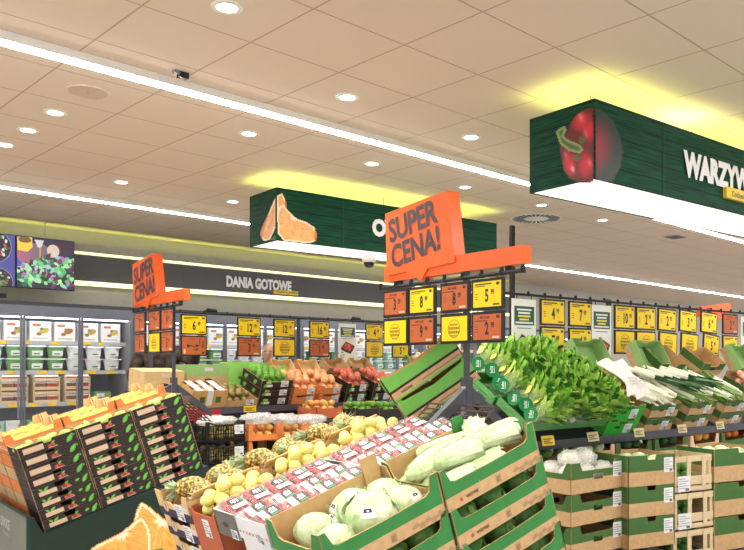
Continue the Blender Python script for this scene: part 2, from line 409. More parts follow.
screen(16.2, 74.5, 'wall screen showing a green and purple leaf salad', paint_salad)
t = thing('wall_mount_sensor', 'small black sensor hanging under the salad screens', 'sensor', T(hy(4, 296, SY).x, SY, hy(4, 296, SY).z)); MB().box(-.14, .02, -.02, .05, -.02, .03).build('case', M_BLACK, t); MB().box(-.1, -.08, 0, .02, .03, .12).build('arm', M_BLACK, t)

# ================= hanging green signs =================
def wood_mat():
    m, nt, b = _new('green_board')
    tc = nt.nodes.new('ShaderNodeTexCoord'); sp = nt.nodes.new('ShaderNodeSeparateXYZ'); nt.links.new(tc.outputs['Object'], sp.inputs[0])
    q = math_node(nt, 'DIVIDE', sp.outputs[2], .095); d = math_node(nt, 'ABSOLUTE', math_node(nt, 'SUBTRACT', q, math_node(nt, 'ROUND', q)))
    ln = math_node(nt, 'LESS_THAN', d, .035)
    mp = nt.nodes.new('ShaderNodeMapping'); mp.inputs['Scale'].default_value = (2, 2, 40); nt.links.new(tc.outputs['Object'], mp.inputs['Vector'])
    nz = nt.nodes.new('ShaderNodeTexNoise'); nz.inputs['Scale'].default_value = 2; nz.inputs['Detail'].default_value = 5; nt.links.new(mp.outputs[0], nz.inputs['Vector'])
    cr = nt.nodes.new('ShaderNodeValToRGB'); cr.color_ramp.elements[0].position = .3; cr.color_ramp.elements[1].position = .7
    cr.color_ramp.elements[0].color = rgb((4, 38, 28)); cr.color_ramp.elements[1].color = rgb((16, 80, 54)); nt.links.new(nz.outputs['Fac'], cr.inputs['Fac'])
    mx = nt.nodes.new('ShaderNodeMix'); mx.data_type = 'RGBA'; mx.inputs[7].default_value = rgb((4, 28, 20)); nt.links.new(ln, mx.inputs['Factor']); nt.links.new(cr.outputs[0], mx.inputs[6])
    nt.links.new(mx.outputs[2], b.inputs['Base Color']); b.inputs['Roughness'].default_value = .6; b.inputs['Specular IOR Level'].default_value = .15
    MATS['green_board'] = m
    return m
M_BOARD = wood_mat(); M_TAG = pm('tag_yellow', (236, 205, 70), .5)
def hanging_sign(dx, dy, z0, z1, L, D, label):
    t = thing('hanging_sign', label, 'sign', MD @ T(dx, dy, z0))
    H = z1 - z0; e = .012
    MB().box(0, L, 0, e, 0, H).build('front_board', M_BOARD, t); MB().box(0, L, D - e, D, 0, H).build('rear_board', M_BOARD, t)
    MB().box(0, e, e, D - e, 0, H).build('end_board', M_BOARD, t); MB().box(L - e, L, e, D - e, 0, H).build('end_board', M_BOARD, t)
    MB().box(e, L - e, e, D - e, .004, .012).build('light_panel', M_PANEL, t)
    MB().box(e, L - e, e, D - e, H - .06, H - .05).build('top_tray', M_WHITE, t)
    MB().box(.03, L - .03, .03, .06, H - .045, H - .02).box(.03, L - .03, D - .06, D - .03, H - .045, H - .02).box(.03, .06, .08, D - .08, H - .045, H - .02).build('cove_light', M_YEL, t)
    for x in (.3, L * .5, L - .3): MB().tube([(x, D / 2, H - .05), (x, D / 2, CEIL - z0)], .006, 6).build('hanging_rod', M_STEEL, t)
    MB().box(.72, .726, -.003, 0, 0, H).build('panel_joint', pm('joint_green', (14, 60, 44), .5), t)
    return t
def px_local(pts, o, x=None, y=None):
    """Picture outlines laid on a sign's face: points on that face, in the sign's own axes."""
    r = []
    for u, v in pts:
        p = hit(u, v, x=x, y=y); r.append((p.x - o[0], p.y - o[1], p.z - o[2]))
    return r
def face_poly(mb, pts, o, x=None, y=None, col=None, lift=.002):
    q = px_local(pts, o, x, y)
    q = [(a - (lift if x is not None else 0), b - (lift if y is not None else 0), c) for a, b, c in q]
    mb.add(q, [tuple(range(len(q)))], 0, None, col)
# vegetables
SV = (3.79, 2.97, 2.632); tv = hanging_sign(*SV[:2], SV[2], 3.118, 3.0, .53, 'hanging green vegetable sign with a red pepper picture and white lettering')
def picture(mb, o, box, step, fn, x=None, y=None, lift=.003):
    """A printed picture: a fine mosaic of small flat tiles on a sign's face."""
    u0, v0, u1, v1 = box; nu, nv = int((u1 - u0) / step), int((v1 - v0) / step)
    P = px_local([(u0 + i * step, v0 + j * step) for j in range(nv + 1) for i in range(nu + 1)], o, x, y)
    P = [(p - (lift if x is not None else 0), q - (lift if y is not None else 0), r) for p, q, r in P]
    for j in range(nv):
        for i in range(nu):
            c = fn(u0 + (i + .5) * step, v0 + (j + .5) * step)
            if c: k = j * (nu + 1) + i; mb.add([P[k], P[k + 1], P[k + nu + 2], P[k + nu + 1]], [(0, 3, 2, 1)], 0, None, c)
mb = MB()
PEP = [(594.6, 182), (580, 183), (570, 179), (564, 170), (562, 160), (560, 150), (562, 141), (567, 134), (571, 122), (577, 114), (586, 109), (594.6, 108)]
STEM = [(556, 132), (560, 128), (565, 125.5), (567, 130), (564, 136), (569, 140), (581, 145), (584, 150), (580, 154), (569, 151), (560, 144)]
def pep(u, v):
    if inside(u, v, STEM): return mixc((70, 92, 40), (150, 170, 96), 1 - abs(edge_dist(u, v, STEM) - 1.2) / 2.5)
    if math.hypot((u - 577) / 4, (v - 158) / 3) < 1 or math.hypot((u - 582) / 3, (v - 140) / 4) < 1: return (74, 98, 44)
    if not inside(u, v, PEP): return None
    e = edge_dist(u, v, PEP); k = 1.0
    for (cu, cv, ru, rv) in ((582, 122, 12, 12), (570, 163, 8, 15), (586, 165, 9, 15), (590, 130, 9, 14)):
        k = min(k, ((u - cu) / ru) ** 2 + ((v - cv) / rv) ** 2)
    c = mixc((214, 30, 44), (96, 6, 18), k * .9)
    if math.hypot((u - 575) / 8, (v - 148) / 6) < 1: c = mixc(c, (60, 8, 12), .6)
    for (cu, cv, ru, rv, a_) in ((581, 117, 3, 5, .5), (573, 169, 2, 4, .8), (590, 163, 2, 4, .45), (586, 133, 2, 5, .35), (566, 155, 1.5, 5, .4)): c = mixc(c, (255, 214, 210), a_ * math.exp(-(((u - cu) - .5 * (v - cv) * .4) / ru) ** 2 - ((v - cv) / rv) ** 2))
    return mixc((60, 4, 12), c, e / 2.2 + .3)
picture(mb, SV, (554, 106, 594.8, 184), 1.2, pep, x=SV[0])
PEF = [(595.4, 108.6), (604, 112), (613, 122), (620, 138), (622.5, 152), (620, 168), (612, 181), (604, 181), (595.4, 179.5)]
def pef(u, v):
    if not inside(u, v, PEF): return None
    k = ((u - 596) / 20) ** 2 + ((v - 146) / 34) ** 2
    return mixc((142, 26, 40), (10, 40, 30), k * 1.0)
picture(mb, SV, (595.4, 107, 624, 183), 1.2, pef, y=SV[1])
mb.build('pepper_picture', INK, tv)
a = hit(682, 176.5, y=SV[1]); b = hit(682, 152, y=SV[1])
w_ = 1.03
fit_text(MB(), 'WARZYWA', (a.x - SV[0], 0), (a.x - SV[0] + w_, 0), (b.z - a.z) * 1.1, (240, 240, 238), .06).build('lettering', INK, tv, Matrix(((1, 0, 0, 0), (0, 0, -1, -.012), (0, 1, 0, a.z - SV[2]), (0, 0, 0, 1))))
a = hit(723, 187, y=SV[1]); b = hit(723, 198, y=SV[1])
MB().box(a.x - SV[0], a.x - SV[0] + .52, -.03, 0, b.z - SV[2], a.z - SV[2]).build('slogan_tag', M_TAG, tv)
fit_text(MB(), 'Codziennie świeże', (a.x - SV[0] + .07, 0), (a.x - SV[0] + .48, 0), (a.z - b.z) * .55, (80, 74, 30), .01).build('slogan_print', INK, tv, Matrix(((1, 0, 0, 0), (0, 0, -1, -.032), (0, 1, 0, b.z - SV[2] + .018), (0, 0, 0, 1))))
# fruit
SO = (3.50, 6.345, 2.646); to = hanging_sign(*SO[:2], SO[2], 3.13, 2.82, .53, 'hanging green fruit sign with an orange wedge picture, behind the slogan board')
mb = MB()
def wedge(poly, core, rind):
    def f(u, v):
        if not inside(u, v, poly): return None
        e = edge_dist(u, v, poly); a_ = math.atan2(v - core[1], u - core[0]); r = math.hypot(u - core[0], v - core[1])
        if rind(u, v): return mixc((206, 108, 44), (232, 146, 70), e / 2.5)
        if e < 1.6: return (250, 226, 186)
        if r < 4.5: return mixc((252, 232, 200), (244, 180, 110), (r - 2.5) / 2)
        k = .5 + .5 * noise.noise(Vector((a_ * 9, r * .16, 0))) + .35 * noise.noise(Vector((u * .8, v * .8, 3)))
        return mixc((232, 150, 76), (252, 204, 138), k)
    return f
W1 = [(276.2, 196), (271, 208), (262, 228), (260, 235), (264, 241), (270, 240), (274, 232), (276.2, 226)]
W1b = [(276.8, 196), (282, 193), (286, 202), (287, 211), (283, 206), (279, 209), (276.8, 218)]
W2 = [(276.8, 216), (279, 208), (283, 205.5), (289, 212), (297, 219), (306, 222), (314, 227), (317, 234), (316, 241), (309, 243.3), (294, 242), (284, 241), (278, 234)]
picture(mb, SO, (258, 192, 276.2, 243), .8, wedge(W1, (281, 198), lambda u, v: u < 273 - (v - 200) * .28), x=SO[0])
f1, f2 = wedge(W1b, (290, 210), lambda u, v: u > 284.5), wedge(W2, (294, 217), lambda u, v: u > 314.5 + (v - 241) * -.35 * 0 and v > 229)
picture(mb, SO, (276.8, 191, 319, 244), .8, lambda u, v: f2(u, v) or f1(u, v), y=SO[1])
face_poly(mb, [(270, 240), (276, 235), (276, 240)], SO, x=SO[0], col=(60, 110, 50), lift=.0035)
mb.build('orange_wedge_picture', INK, to)
a = hit(371.5, 236, y=SO[1]); b = hit(371.5, 218, y=SO[1])
fit_text(MB(), 'OWOCE', (a.x - SO[0], 0), (a.x - SO[0] + .8, 0), b.z - a.z, (240, 240, 238), .06).build('lettering', INK, to, Matrix(((1, 0, 0, 0), (0, 0, -1, -.012), (0, 1, 0, a.z - SO[2]), (0, 0, 0, 1))))
p = hit(369, 258, y=SO[1] + .25)
t = thing('hanging_camera', 'small white dome security camera hanging under the green fruit sign', 'camera', MD @ T(p.x, p.y, SO[2]))
MB().lathe([(.05, 0), (.05, -.02), (.07, -.03), (.072, -.07), (.06, -.075)], 16).build('housing', M_WHITE, t, smooth=True); MB().lathe([(.058, -.07), (.05, -.105), (.03, -.125), (0, -.13)], 16).build('dome', pm('smoked_dome', (40, 40, 44), .1, spec=.8), t, smooth=True)
# ================= price cards, rails, slogan boards =================
M_CY = pm('yellow_card', (250, 212, 20), .45, .04); M_CO = pm('orange_card', (190, 98, 50), .45, .05); M_PAPER = pm('white_paper', (240, 240, 236), .5, .03)
M_OR = pm('orange_acrylic', (240, 98, 22), .28, .05, spec=.5)
INKB = (30, 24, 20)
def price_card(W, H, colr, big, small, kind):
    """kind: 'y' plain yellow, 'o' reduced orange, 'e' emblem, 'r' turned sideways"""
    t = thing('price_card', '', '')
    e = .016
    MB().box(-W / 2, W / 2, -H, 0, -.014, 0).build('frame', M_BLACK, t)
    MB().box(-W / 2 + e, W / 2 - e, -H + e, -e, 0, .003).build('paper', M_CO if colr == 'o' else M_CY, t)
    mb = MB(); w = W - 2 * e; h = H - 2 * e; x0 = -w / 2; y1 = -e; z = .004
    R = lambda fx0, fy0, fx1, fy1, c=INKB, zz=z: mb.rect(x0 + fx0 * w, y1 - fy1 * h, x0 + fx1 * w, y1 - fy0 * h, c, zz)
    if kind == 'e':
        cx, cy = 0, y1 - .5 * h; ra = .36 * h
        for k in range(26):
            a = rad(200 - k * 8.6) if k < 26 else 0
            for r0, r1 in ((.96, 1.04),):
                b_ = a - rad(6)
                for sg in (1, -1): mb.poly([(cx + ra * r0 * math.cos(a), cy + sg * ra * r0 * math.sin(a)), (cx + ra * r1 * math.cos(a), cy + sg * ra * r1 * math.sin(a)), (cx + ra * r1 * math.cos(b_), cy + sg * ra * r1 * math.sin(b_)), (cx + ra * r0 * math.cos(b_), cy + sg * ra * r0 * math.sin(b_))][::sg], INKB, z + (.0002 if sg < 0 else 0))
        for (yy, n, hh, ww) in ((.17, 5, .07, .62), (.02, 6, .1, .8), (-.15, 6, .1, .86), (-.29, 4, .05, .5)):
            for q in range(n):
                xx = cx - ww * h * .4 + ww * h * .8 * q / n
                mb.rect(xx, cy + yy * h - hh * h * .5, xx + ww * h * .8 / n * .72, cy + yy * h + hh * h * .5, INKB, z)
                mb.rect(xx + ww * h * .8 / n * .22, cy + yy * h - hh * h * .18, xx + ww * h * .8 / n * .5, cy + yy * h + hh * h * .2, (250, 212, 20), z + .0003)
    else:
        if kind == 'r': rot = RZ(rad(-90)); sc = h / w
        M = I4
        q = MB()
        if colr == 'o': text(q, '40% TANIEJ', -.08 * w, y1 - .12 * h, .13 * h, INKB, .03, .85, z)
        else:
            q.rect(x0 + .06 * w, y1 - .12 * h, x0 + .68 * w, y1 - .07 * h, INKB, z); q.rect(x0 + .06 * w, y1 - .19 * h, x0 + .45 * w, y1 - .16 * h, INKB, z)
        q.rect(x0 + .84 * w, y1 - .17 * h, x0 + .95 * w, y1 - .06 * h, (50, 40, 60), z)
        if colr == 'o': q.rect(x0 + .06 * w, y1 - .27 * h, x0 + .5 * w, y1 - .24 * h, INKB, z)
        for k in range(3): q.rect(x0 + .07 * w, y1 - (.50 + .1 * k) * h, x0 + .17 * w, y1 - (.47 + .1 * k) * h, (90, 70, 30), z)
        text(q, big, 0, y1 - .58 * h, .68 * h, INKB, .035, .62, z); text(q, small, (.12 + .085 * len(big)) * w, y1 - .44 * h, .3 * h, INKB, .03, .62, z)
        q.rect(x0 + .72 * w, y1 - .95 * h, x0 + .95 * w, y1 - .88 * h, (90, 70, 40), z) if colr != 'o' else q.rect(x0 + .7 * w, y1 - .95 * h, x0 + .95 * w, y1 - .87 * h, (225, 200, 180), z)
        if kind == 'r':
            for i, p in enumerate(q.v):
                a, b, c = p; xx, yy = a, b - (y1 - h / 2)
                q.v[i] = (yy * w / h, -xx * h / w + y1 - h / 2, c)
        mb.v += q.v; n0 = len(mb.v) - len(q.v); mb.f += [tuple(n0 + k for k in f) for f in q.f]; mb.m += q.m; mb.c += q.c
    mb.build('print', INK, t)
    for x in (-W * .3, W * .3): MB().tube([(x, -.007, .0), (x, .0, .0), (x, .007, -.004)], .003, 5).build('hook', M_BLACK, t)
    return t
def card(F, p, W, H, colr, big, small, kind, label, group=None, tilt=0):
    key = ('card', W, H, colr, big, small, kind)
    return spawn(key, lambda: price_card(W, H, colr, big, small, kind), at(F, p) @ RZ(rad(tilt)), label, 'price card', group)
def poster(F, p, W, H, label):
    def b():
        t = thing('poster', '', '')
        MB().box(-W / 2, W / 2, -H, 0, -.004, 0).build('sheet', M_PAPER, t)
        mb = MB(); z = .002
        mb.rect(-.4 * W, -.36 * H, .42 * W, -.1 * H, (14, 82, 66), z)
        for k, (a, c) in enumerate(((.3, (235, 240, 235)), (.24, (235, 240, 235)), (.26, (236, 220, 90)), (.2, (236, 220, 90)), (.36, (235, 240, 235)))): mb.rect(-a * W, -(.16 + k * .045) * H, a * W, -(.135 + k * .045) * H, c, z * 1.4)
        mb.rect(-.3 * W, -.41 * H, .3 * W, -.395 * H, (150, 150, 150), z)
        mb.poly([(-.4 * W, -.66 * H), (-.1 * W, -.48 * H), (.42 * W, -.6 * H), (.3 * W, -.72 * H), (.16 * W, -.82 * H), (-.34 * W, -.72 * H)], (40, 38, 40), z * 1.2)
        mb.poly([(-.3 * W, -.645 * H), (-.08 * W, -.52 * H), (.33 * W, -.605 * H), (.12 * W, -.745 * H)], (200, 48, 48), z * 1.5)
        for k in range(40): a, b_ = U(0, 1), U(0, 1); mb.poly(blob(-.3 * W + .22 * W * b_ + .42 * W * a, -.645 * H + .125 * H * b_ - .1 * H * a, .035 * W, .018 * H, 6), random.choice([(226, 80, 70), (176, 34, 40), (240, 120, 100)]), z * 1.6 + k * 1e-5)
        for k, (x, y) in enumerate(((-.3, -.78), (-.22, -.84), (-.36, -.88), (-.26, -.92), (.3, -.95))):
            mb.poly(blob(x * W, y * H, .07 * W, .022 * H, 8), (70, 60, 70) if k < 4 else (190, 40, 40), z * 1.2)
            if k < 4: mb.poly(blob(x * W, y * H, .045 * W, .012 * H, 8), (236, 236, 232), z * 1.6)
        mb.build('print', INK, t)
        for x in (-W * .3, W * .3): MB().tube([(x, 0, 0), (x, .04, 0)], .004, 5).build('hook', M_BLACK, t)
        return t
    return spawn(('poster', W, H), b, at(F, p), label, 'poster')
def rail(F, x0, x1, p, label, r=.011, hooks=()):
    M = at(F, p)
    t = thing('card_rail', label, 'rail', M)
    MB().tube([(x0, 0, 0), (x1, 0, 0)], r, 8).build('bar', M_BLACK, t)
    k = 0
    for x in hooks: MB().tube([(x, 0, 0), (x, .03, 0)], .012, 6).tube([(x, .012, 0), (x, -.012, 0)], .016, 8).build('clamp', M_BLACK, t)
    return t

def slogan(dx, u_bar, v_bar, blk, pole_uv, dyp, text_c, text_h, text_rot, label, zr, railend, pole_bot, label_r, cards, W, H):
    """Orange speech-bubble board on a bar, above a rail of price cards, all on one post; lies in the plane Dx = dx."""
    def loc(u, v):
        p = hit(u, v, x=dx); return (-(p.y - dyp), p.z)
    M = at(FACE_DX, (dx, dyp, 0))
    t = thing('slogan_board', label, 'sign', M)
    pts = [loc(*q) for q in blk]
    MB().prism(pts[::-1], -.085, 0).build('speech_bubble', M_OR, t)
    (xa, _), (xb, zb_) = loc(*u_bar), loc(*v_bar[0]); za_ = loc(*v_bar[1])[1]
    MB().box(xa, xb, za_, zb_, -.075, -.012).build('bar', M_OR, t)
    mb = MB(); cx, cz = loc(*text_c); q = MB()
    text(q, 'SUPER', -.02 * text_h, text_h * .47, text_h * 1.12, (70, 58, 66), .034, .84, .003); text(q, 'CENA!', .02 * text_h, -text_h * .47, text_h * 1.1, (70, 58, 66), .034, .84, .003)
    q.build('lettering', INK, t, T(cx, cz, 0) @ RZ(rad(text_rot)))
    for x in (xa + .12, xb - .12): MB().box(x - .02, x + .02, zr, za_, -.05, -.03).build('bracket', M_BLACK, t)
    x0, x1 = loc(*railend[0])[0], loc(*railend[1])[0]
    n = 9
    rail(FACE_DX, x0, x1, (dx, dyp, zr), label_r, .011, [x0 + (x1 - x0) * k / (n - 1) for k in range(n)])
    for (u, row, colr, big, small, kind, lb) in cards:
        x = loc(u, 320)[0]
        card(FACE_DX, (dx - .02, dyp - x, zr - .02 - row * (H + .006)), W, H, colr, big, small, kind, lb)
    return t
CX, CYP = 2.83, 3.10
where_c = lambda a, b: f'{a.split()[0]} in the {b} row under the large slogan board'
cards_c = [(398, 0, 'o', '3', '29', 'o', 'orange price card reading 3, first ' + where_c('card', 'upper')), (424.5, 0, 'y', '8', '99', 'y', 'yellow price card reading 8, second ' + where_c('card', 'upper')), (457.3, 0, 'o', '8', '99', 'o', 'orange price card reading 8, third ' + where_c('card', 'upper')), (490, 0, 'y', '5', '99', 'y', 'yellow price card reading 5, last ' + where_c('card', 'upper')),
           (398, 1, 'y', '', '', 'e', 'yellow emblem card below the orange 3, under the large slogan board'), (424.5, 1, 'o', '9', '99', 'o', 'orange price card reading 9, under the large slogan board'), (457.3, 1, 'y', '', '', 'e', 'yellow emblem card beside the post, under the large slogan board'), (490, 1, 'o', '2', '99', 'o', 'orange price card reading 2, beside the white poster and salads')]
slogan(CX, (382.5, 272), ((521, 244.4), (521, 263)), [(385.2, 213.8), (447.5, 190), (454.5, 262), (427, 268.5), (421, 281), (407, 271.5), (387, 276)], None, CYP, (413.5, 236), .168, 9, 'large orange super price slogan board in front of the green fruit sign', 1.972, ((381, 286), (523, 270)), None, 'black card rail under the large orange slogan board', cards_c, .235, .163)
LX, LYP = 2.62, 6.62
cards_l = [(142, 0, 'o', '7', '99', 'o', 'orange card, first in the upper row under the small slogan board'), (156.6, 0, 'o', '7', '49', 'o', 'orange card, middle of the upper row under the small slogan board'), (169.5, 0, 'o', '9', '49', 'o', 'orange card, last in the upper row under the small slogan board'),
           (142, 1, 'o', '6', '99', 'o', 'orange card below the first one under the small slogan board'), (156.6, 1, 'y', '', '', 'e', 'yellow emblem card among the orange ones under the small slogan board'), (169.5, 1, 'o', '5', '99', 'o', 'orange card nearest the dark jacket under the small slogan board')]
slogan(LX, (133, 300), ((181.8, 288.5), (181.8, 299.5)), [(132.4, 264.5), (152.8, 253), (157, 296), (151, 298.5), (147, 308), (141, 303), (133.5, 306)], None, LYP, (144, 281), .19, 9, 'smaller orange super price slogan board beyond the black cartons', 2.02, ((134, 309), (180, 304)), None, 'black card rail under the smaller slogan board', cards_l, .27, .19)

# posts and sloping arms of the two ridge racks
def ridge_rack(dx, dy, ztop, zs, z_low, reach0, lb, half, sleeve=True):
    t = thing('display_rack', lb, 'rack', MD @ T(dx + .03, dy, 0))
    MB().box(-.012, .012, -.012, .012, 0, ztop).build('post', M_DGREY, t)
    s = MB().box(-.024, .024, -.024, .024, zs - .22, zs + .02).build('sleeve', M_DGREY, t)
    MB().box(-.027, -.024, -.016, .016, zs - .2, zs - .03).build('label', pm('lilac_label', (190, 175, 205), .5), t)
    for sg in (-1, 1):
        reach = reach0 if sg < 0 else .34; z_low = z_low if sg < 0 else zs - .30; ya = -half if sg < 0 else -.05
        MB().hexa([(sg * .03, -.02, zs - .12), (sg * reach, -.02, z_low - .03), (sg * reach, .02, z_low - .03), (sg * .03, .02, zs - .12), (sg * .03, -.02, zs - .04), (sg * reach, -.02, z_low + .02), (sg * reach, .02, z_low + .02), (sg * .03, .02, zs - .04)]).build('arm', M_DGREY, t)
        mb = MB()
        for k in range(9):
            f = k / 8; x = sg * (.05 + f * (reach - .07)); z = zs - .13 + (z_low - zs + .06) * f
            mb.tube([(x, ya, z), (x, half, z)], .005, 5)
        for k in range(7):
            y = ya + (half - ya) * k / 6; mb.tube([(sg * .05, y, zs - .135), (sg * (reach - .02), y, z_low - .075)], .005, 5)
        mb.build('wire_shelf', pm('brown_wire', (92, 74, 66), .5, metal=.3), t)
    return t
ridge_rack(CX, CYP, 2.1, 1.42, 1.16, .30, 'dark ridge rack with sloping arms carrying the large slogan board', .26)
ridge_rack(LX, LYP, 2.08, 1.38, 1.28, .10, 'dark ridge rack with sloping arms carrying the smaller slogan board', .5)

# ---- right rack
RY_ = 4.6; RZR = 2.112
def rx(u): return hit(u, 310, y=RY_).x
rail(FACE_DY, 0, rx(800) - rx(503), (rx(503), RY_, RZR), 'long black card rail above the onions and leeks', .012, [.1 + .21 * k for k in range(34)])
WR, HR = .325, .232
def rc(u, row, colr, big, small, kind, lb, tilt=0, dz=0):
    card(FACE_DY, (rx(u), RY_ - .012, RZR - .022 - row * (HR + .010) - dz), WR, HR, colr, big, small, kind, lb, None, tilt)
rp = lambda a: f'{a} on the rail above the salads'
rc(552, 0, 'y', '4', '99', 'y', 'yellow card reading 4 in the upper row beside the white poster above the salads'); rc(579.5, 0, 'y', '7', '99', 'y', 'yellow card reading 7 in the upper row between the 4 and a poster')
rc(552, 1, 'y', '7', '99', 'y', 'yellow card reading 7 in the lower row right over the salads'); rc(579.5, 1, 'y', '4', '99', 'y', 'yellow card reading 4 in the lower row between the 7 and a poster')
for k, (u, b, s) in enumerate(((624, '10', '99'), (645, '2', '99'), (666.5, '2', '79'), (687.5, '3', '99'), (708.5, '6', '99'))):
    rc(u, 0, 'y', b, s, 'y', ['yellow card reading 10 in the upper row, above the onions', 'yellow card reading 2, the one beside the 10 in the upper row', 'yellow card reading 2 in the middle of the upper row over the leeks', 'yellow card reading 3 in the upper row over the leeks', 'yellow card reading 6 beside the orange card in the upper row'][k], [0, 0, -2, -3, -3][k])
for k, u in enumerate((624, 645, 667.5, 689)):
    rc(u, 1, 'y', '', '', 'e', 'yellow emblem card hanging right below the ' + ['10 card', '2 card beside the 10', '2 card in mid row', '3 card'][k], [0, 0, -3, -3][k])
rc(711, 1, 'y', '5', '99', 'y', 'yellow card reading 5 hanging askew in the lower row', -6); rc(729.5, 0, 'o', '2', '99', 'o', 'orange card reading 2 at the end of the long rail'); rc(729.5, 1, 'y', '6', '99', 'y', 'yellow card reading 6 below the orange card on the long rail')
poster(FACE_DY, (rx(523), RY_ - .012, RZR - .04), .3, .62, 'white poster with a green header beside the orange 2 card and salads')
poster(FACE_DY, (rx(600.5), RY_ - .012, RZR - .04), .3, .62, 'white poster between the yellow 4 and 10 cards')
poster(FACE_DY, (rx(747), RY_ - .012, RZR - .04), .3, .62, 'white poster cut by the picture edge beside the yellow 6 card')
# far orange board peeping above the rail
p = hit(716, 312, y=6.6); q = hit(701, 304, y=6.6)
t = thing('slogan_board', 'far orange board peeping over the long card rail', 'sign', MD @ T(q.x, 6.6, 0)); z0 = hit(716, 318, y=6.6).z
MB().prism([(0, z0), (hit(731.5, 315, y=6.6).x - q.x, z0), (hit(730.5, 303, y=6.6).x - q.x, hit(730.5, 303, y=6.6).z), (0, hit(701, 306.5, y=6.6).z)], 0, .08, 0, Matrix(((1, 0, 0, 0), (0, 0, 1, 0), (0, 1, 0, 0), (0, 0, 0, 1)))).build('speech_bubble', M_OR, t)
MB().box(.28, .32, .03, .07, 0, z0).build('post', M_DGREY, t)

# ---- rail of the far row (store axes)
FRY = 8.25
def fx(u): return hit(u, 330, y=FRY, disp=False).x
rail(FACE_Y, 0, fx(470) - fx(172), (fx(172), FRY, RZR), 'black card rail over the far fruit row before the fridges', .012, [.1 + .3 * k for k in range(16)])
def fc(u, row, colr, big, small, kind, lb): card(FACE_Y, (fx(u), FRY - .012, RZR - .022 - row * (HR + .010)), WR, HR, colr, big, small, kind, lb)
fc(193.5, 0, 'y', '6', '49', 'y', 'yellow card reading 6 on the far rail, above the sideways 2'); fc(193.5, 1, 'o', '2', '99', 'r', 'orange card reading 2 hung sideways on the far rail')
fc(248.8, 0, 'y', '12', '99', 'y', 'yellow card reading 12 above the orange 3 on the far rail'); fc(248.8, 1, 'o', '3', '99', 'o', 'orange card reading 3 over the avocado carton on the far rail')
fc(284, 0, 'y', '12', '99', 'y', 'yellow card reading 12 above an emblem card, over the limes'); fc(284, 1, 'y', '', '', 'e', 'yellow emblem card beside the bald man, over the limes')
fc(319, 0, 'y', '16', '99', 'y', 'yellow card reading 16 on the far rail'); fc(319, 1, 'o', '1', '99', 'o', 'orange card reading 1 below the 16 on the far rail')
fc(374, 0, 'y', '4', '99', 'y', 'yellow card reading 4 beside the far poster'); fc(374, 1, 'y', '', '', 'e', 'yellow emblem card above the mushroom crate')
fc(400, 1, 'y', '5', '99', 'y', 'yellow card half hidden below the 3 card of the large slogan rack'); fc(435, 1, 'y', '3', '99', 'y', 'yellow card reading 3 low behind the large slogan rack')
poster(FACE_Y, (fx(347), FRY - .012, RZR - .04), .3, .5, 'white poster with red fruit print on the far rail before the fridges')
# ================= materials of goods =================
KRAFT = pm('kraft_card', (206, 170, 124), .8, .14, 30); KIN = pm('kraft_inside', (196, 160, 112), .85, .12, 20); TAN = pm('pale_tan_card', (228, 194, 140), .75, .1, 20)
GREEN = pm('crate_green', (58, 134, 66), .6, .1, 12); OLIVE = pm('olive_green_card', (70, 112, 54), .65, .1, 12); LIME_G = pm('lime_green_card', (50, 176, 50), .5, .08, 10); LEAFG = pm('pale_green_card', (150, 190, 120), .7, .1, 10)
BLK = pm('black_card', (44, 36, 36), .6, .2, 20); TERRA = pm('terracotta_card', (188, 98, 62), .65, .1, 15); ORG = pm('orange_card_box', (226, 132, 70), .65, .1, 15); NAVY = pm('navy_card', (44, 38, 74), .6, .15, 10)
WBOX = pm('white_card', (232, 232, 234), .6, .06, 10); GBOX = pm('grey_card', (116, 110, 104), .7, .1, 10); STICK = pm('white_sticker', (238, 238, 240), .45, .03); PINKC = pm('pale_pink_card', (232, 196, 170), .7, .08)
BASEG = pm('base_green', (18, 62, 52), .45, .1, 10); BASED = pm('base_dark_board', (28, 48, 40), .5, .18, 6, stretch=(1, 1, 8)); BASEGREY = pm('base_grey', (122, 126, 116), .5, .08, 6, stretch=(8, 8, 1))
BPLAST = pm('black_plastic', (30, 30, 32), .4, .15, 10); WOODC = pm('crate_wood', (226, 204, 164), .75, .14, 16, stretch=(1, 8, 8))
M_LEMON = pm('lemon_skin', (246, 234, 140), .45, .1, 60, .15); M_LEMON2 = pm('orange_skin', (244, 184, 76), .5, .12, 60, .15); M_LIME = pm('lime_skin', (110, 170, 60), .4, .35, 12, .1)
M_APPLE = pm('apple_skin', (206, 92, 60), .35, 0, 6, c2=(226, 190, 100)); M_PEACH = pm('peach_skin', (236, 128, 98), .5, 0, 7, c2=(240, 190, 130)); M_POM = pm('pomegranate_skin', (226, 120, 98), .45, .25, 9)
M_MANGO = pm('mango_skin', (150, 108, 70), .5, 0, 10, c2=(128, 130, 70)); M_ONION = pm('onion_skin', (222, 172, 96), .4, .22, 9, stretch=(6, 6, 1)); M_STEM = pm('brown_stem', (110, 84, 52), .8)
M_CAB = pm('cabbage_leaf', (222, 234, 192), .35, 0, 9, .7, c2=(182, 210, 136), spec=.6, coat=.4); M_CABD = pm('green_cabbage_leaf', (120, 168, 84), .5, 0, 5, .5, c2=(74, 128, 60)); M_NAPA = pm('napa_leaf', (238, 244, 216), .4, 0, 6, .8, c2=(192, 218, 150), stretch=(1, 4, 4), coat=.3)
M_LEAF1 = pm('lettuce_light', (182, 222, 106), .5, .15, 20); M_LEAF2 = pm('lettuce_mid', (134, 194, 72), .5, .2, 20); M_LEAF3 = pm('lettuce_dark', (66, 126, 44), .5, .25, 20)
M_PINE = pm('pineapple_skin', (232, 196, 96), .65, 0, 48, 1.0, c2=(120, 100, 44)); M_CROWN = pm('pineapple_leaf', (196, 214, 172), .55, .3, 20)
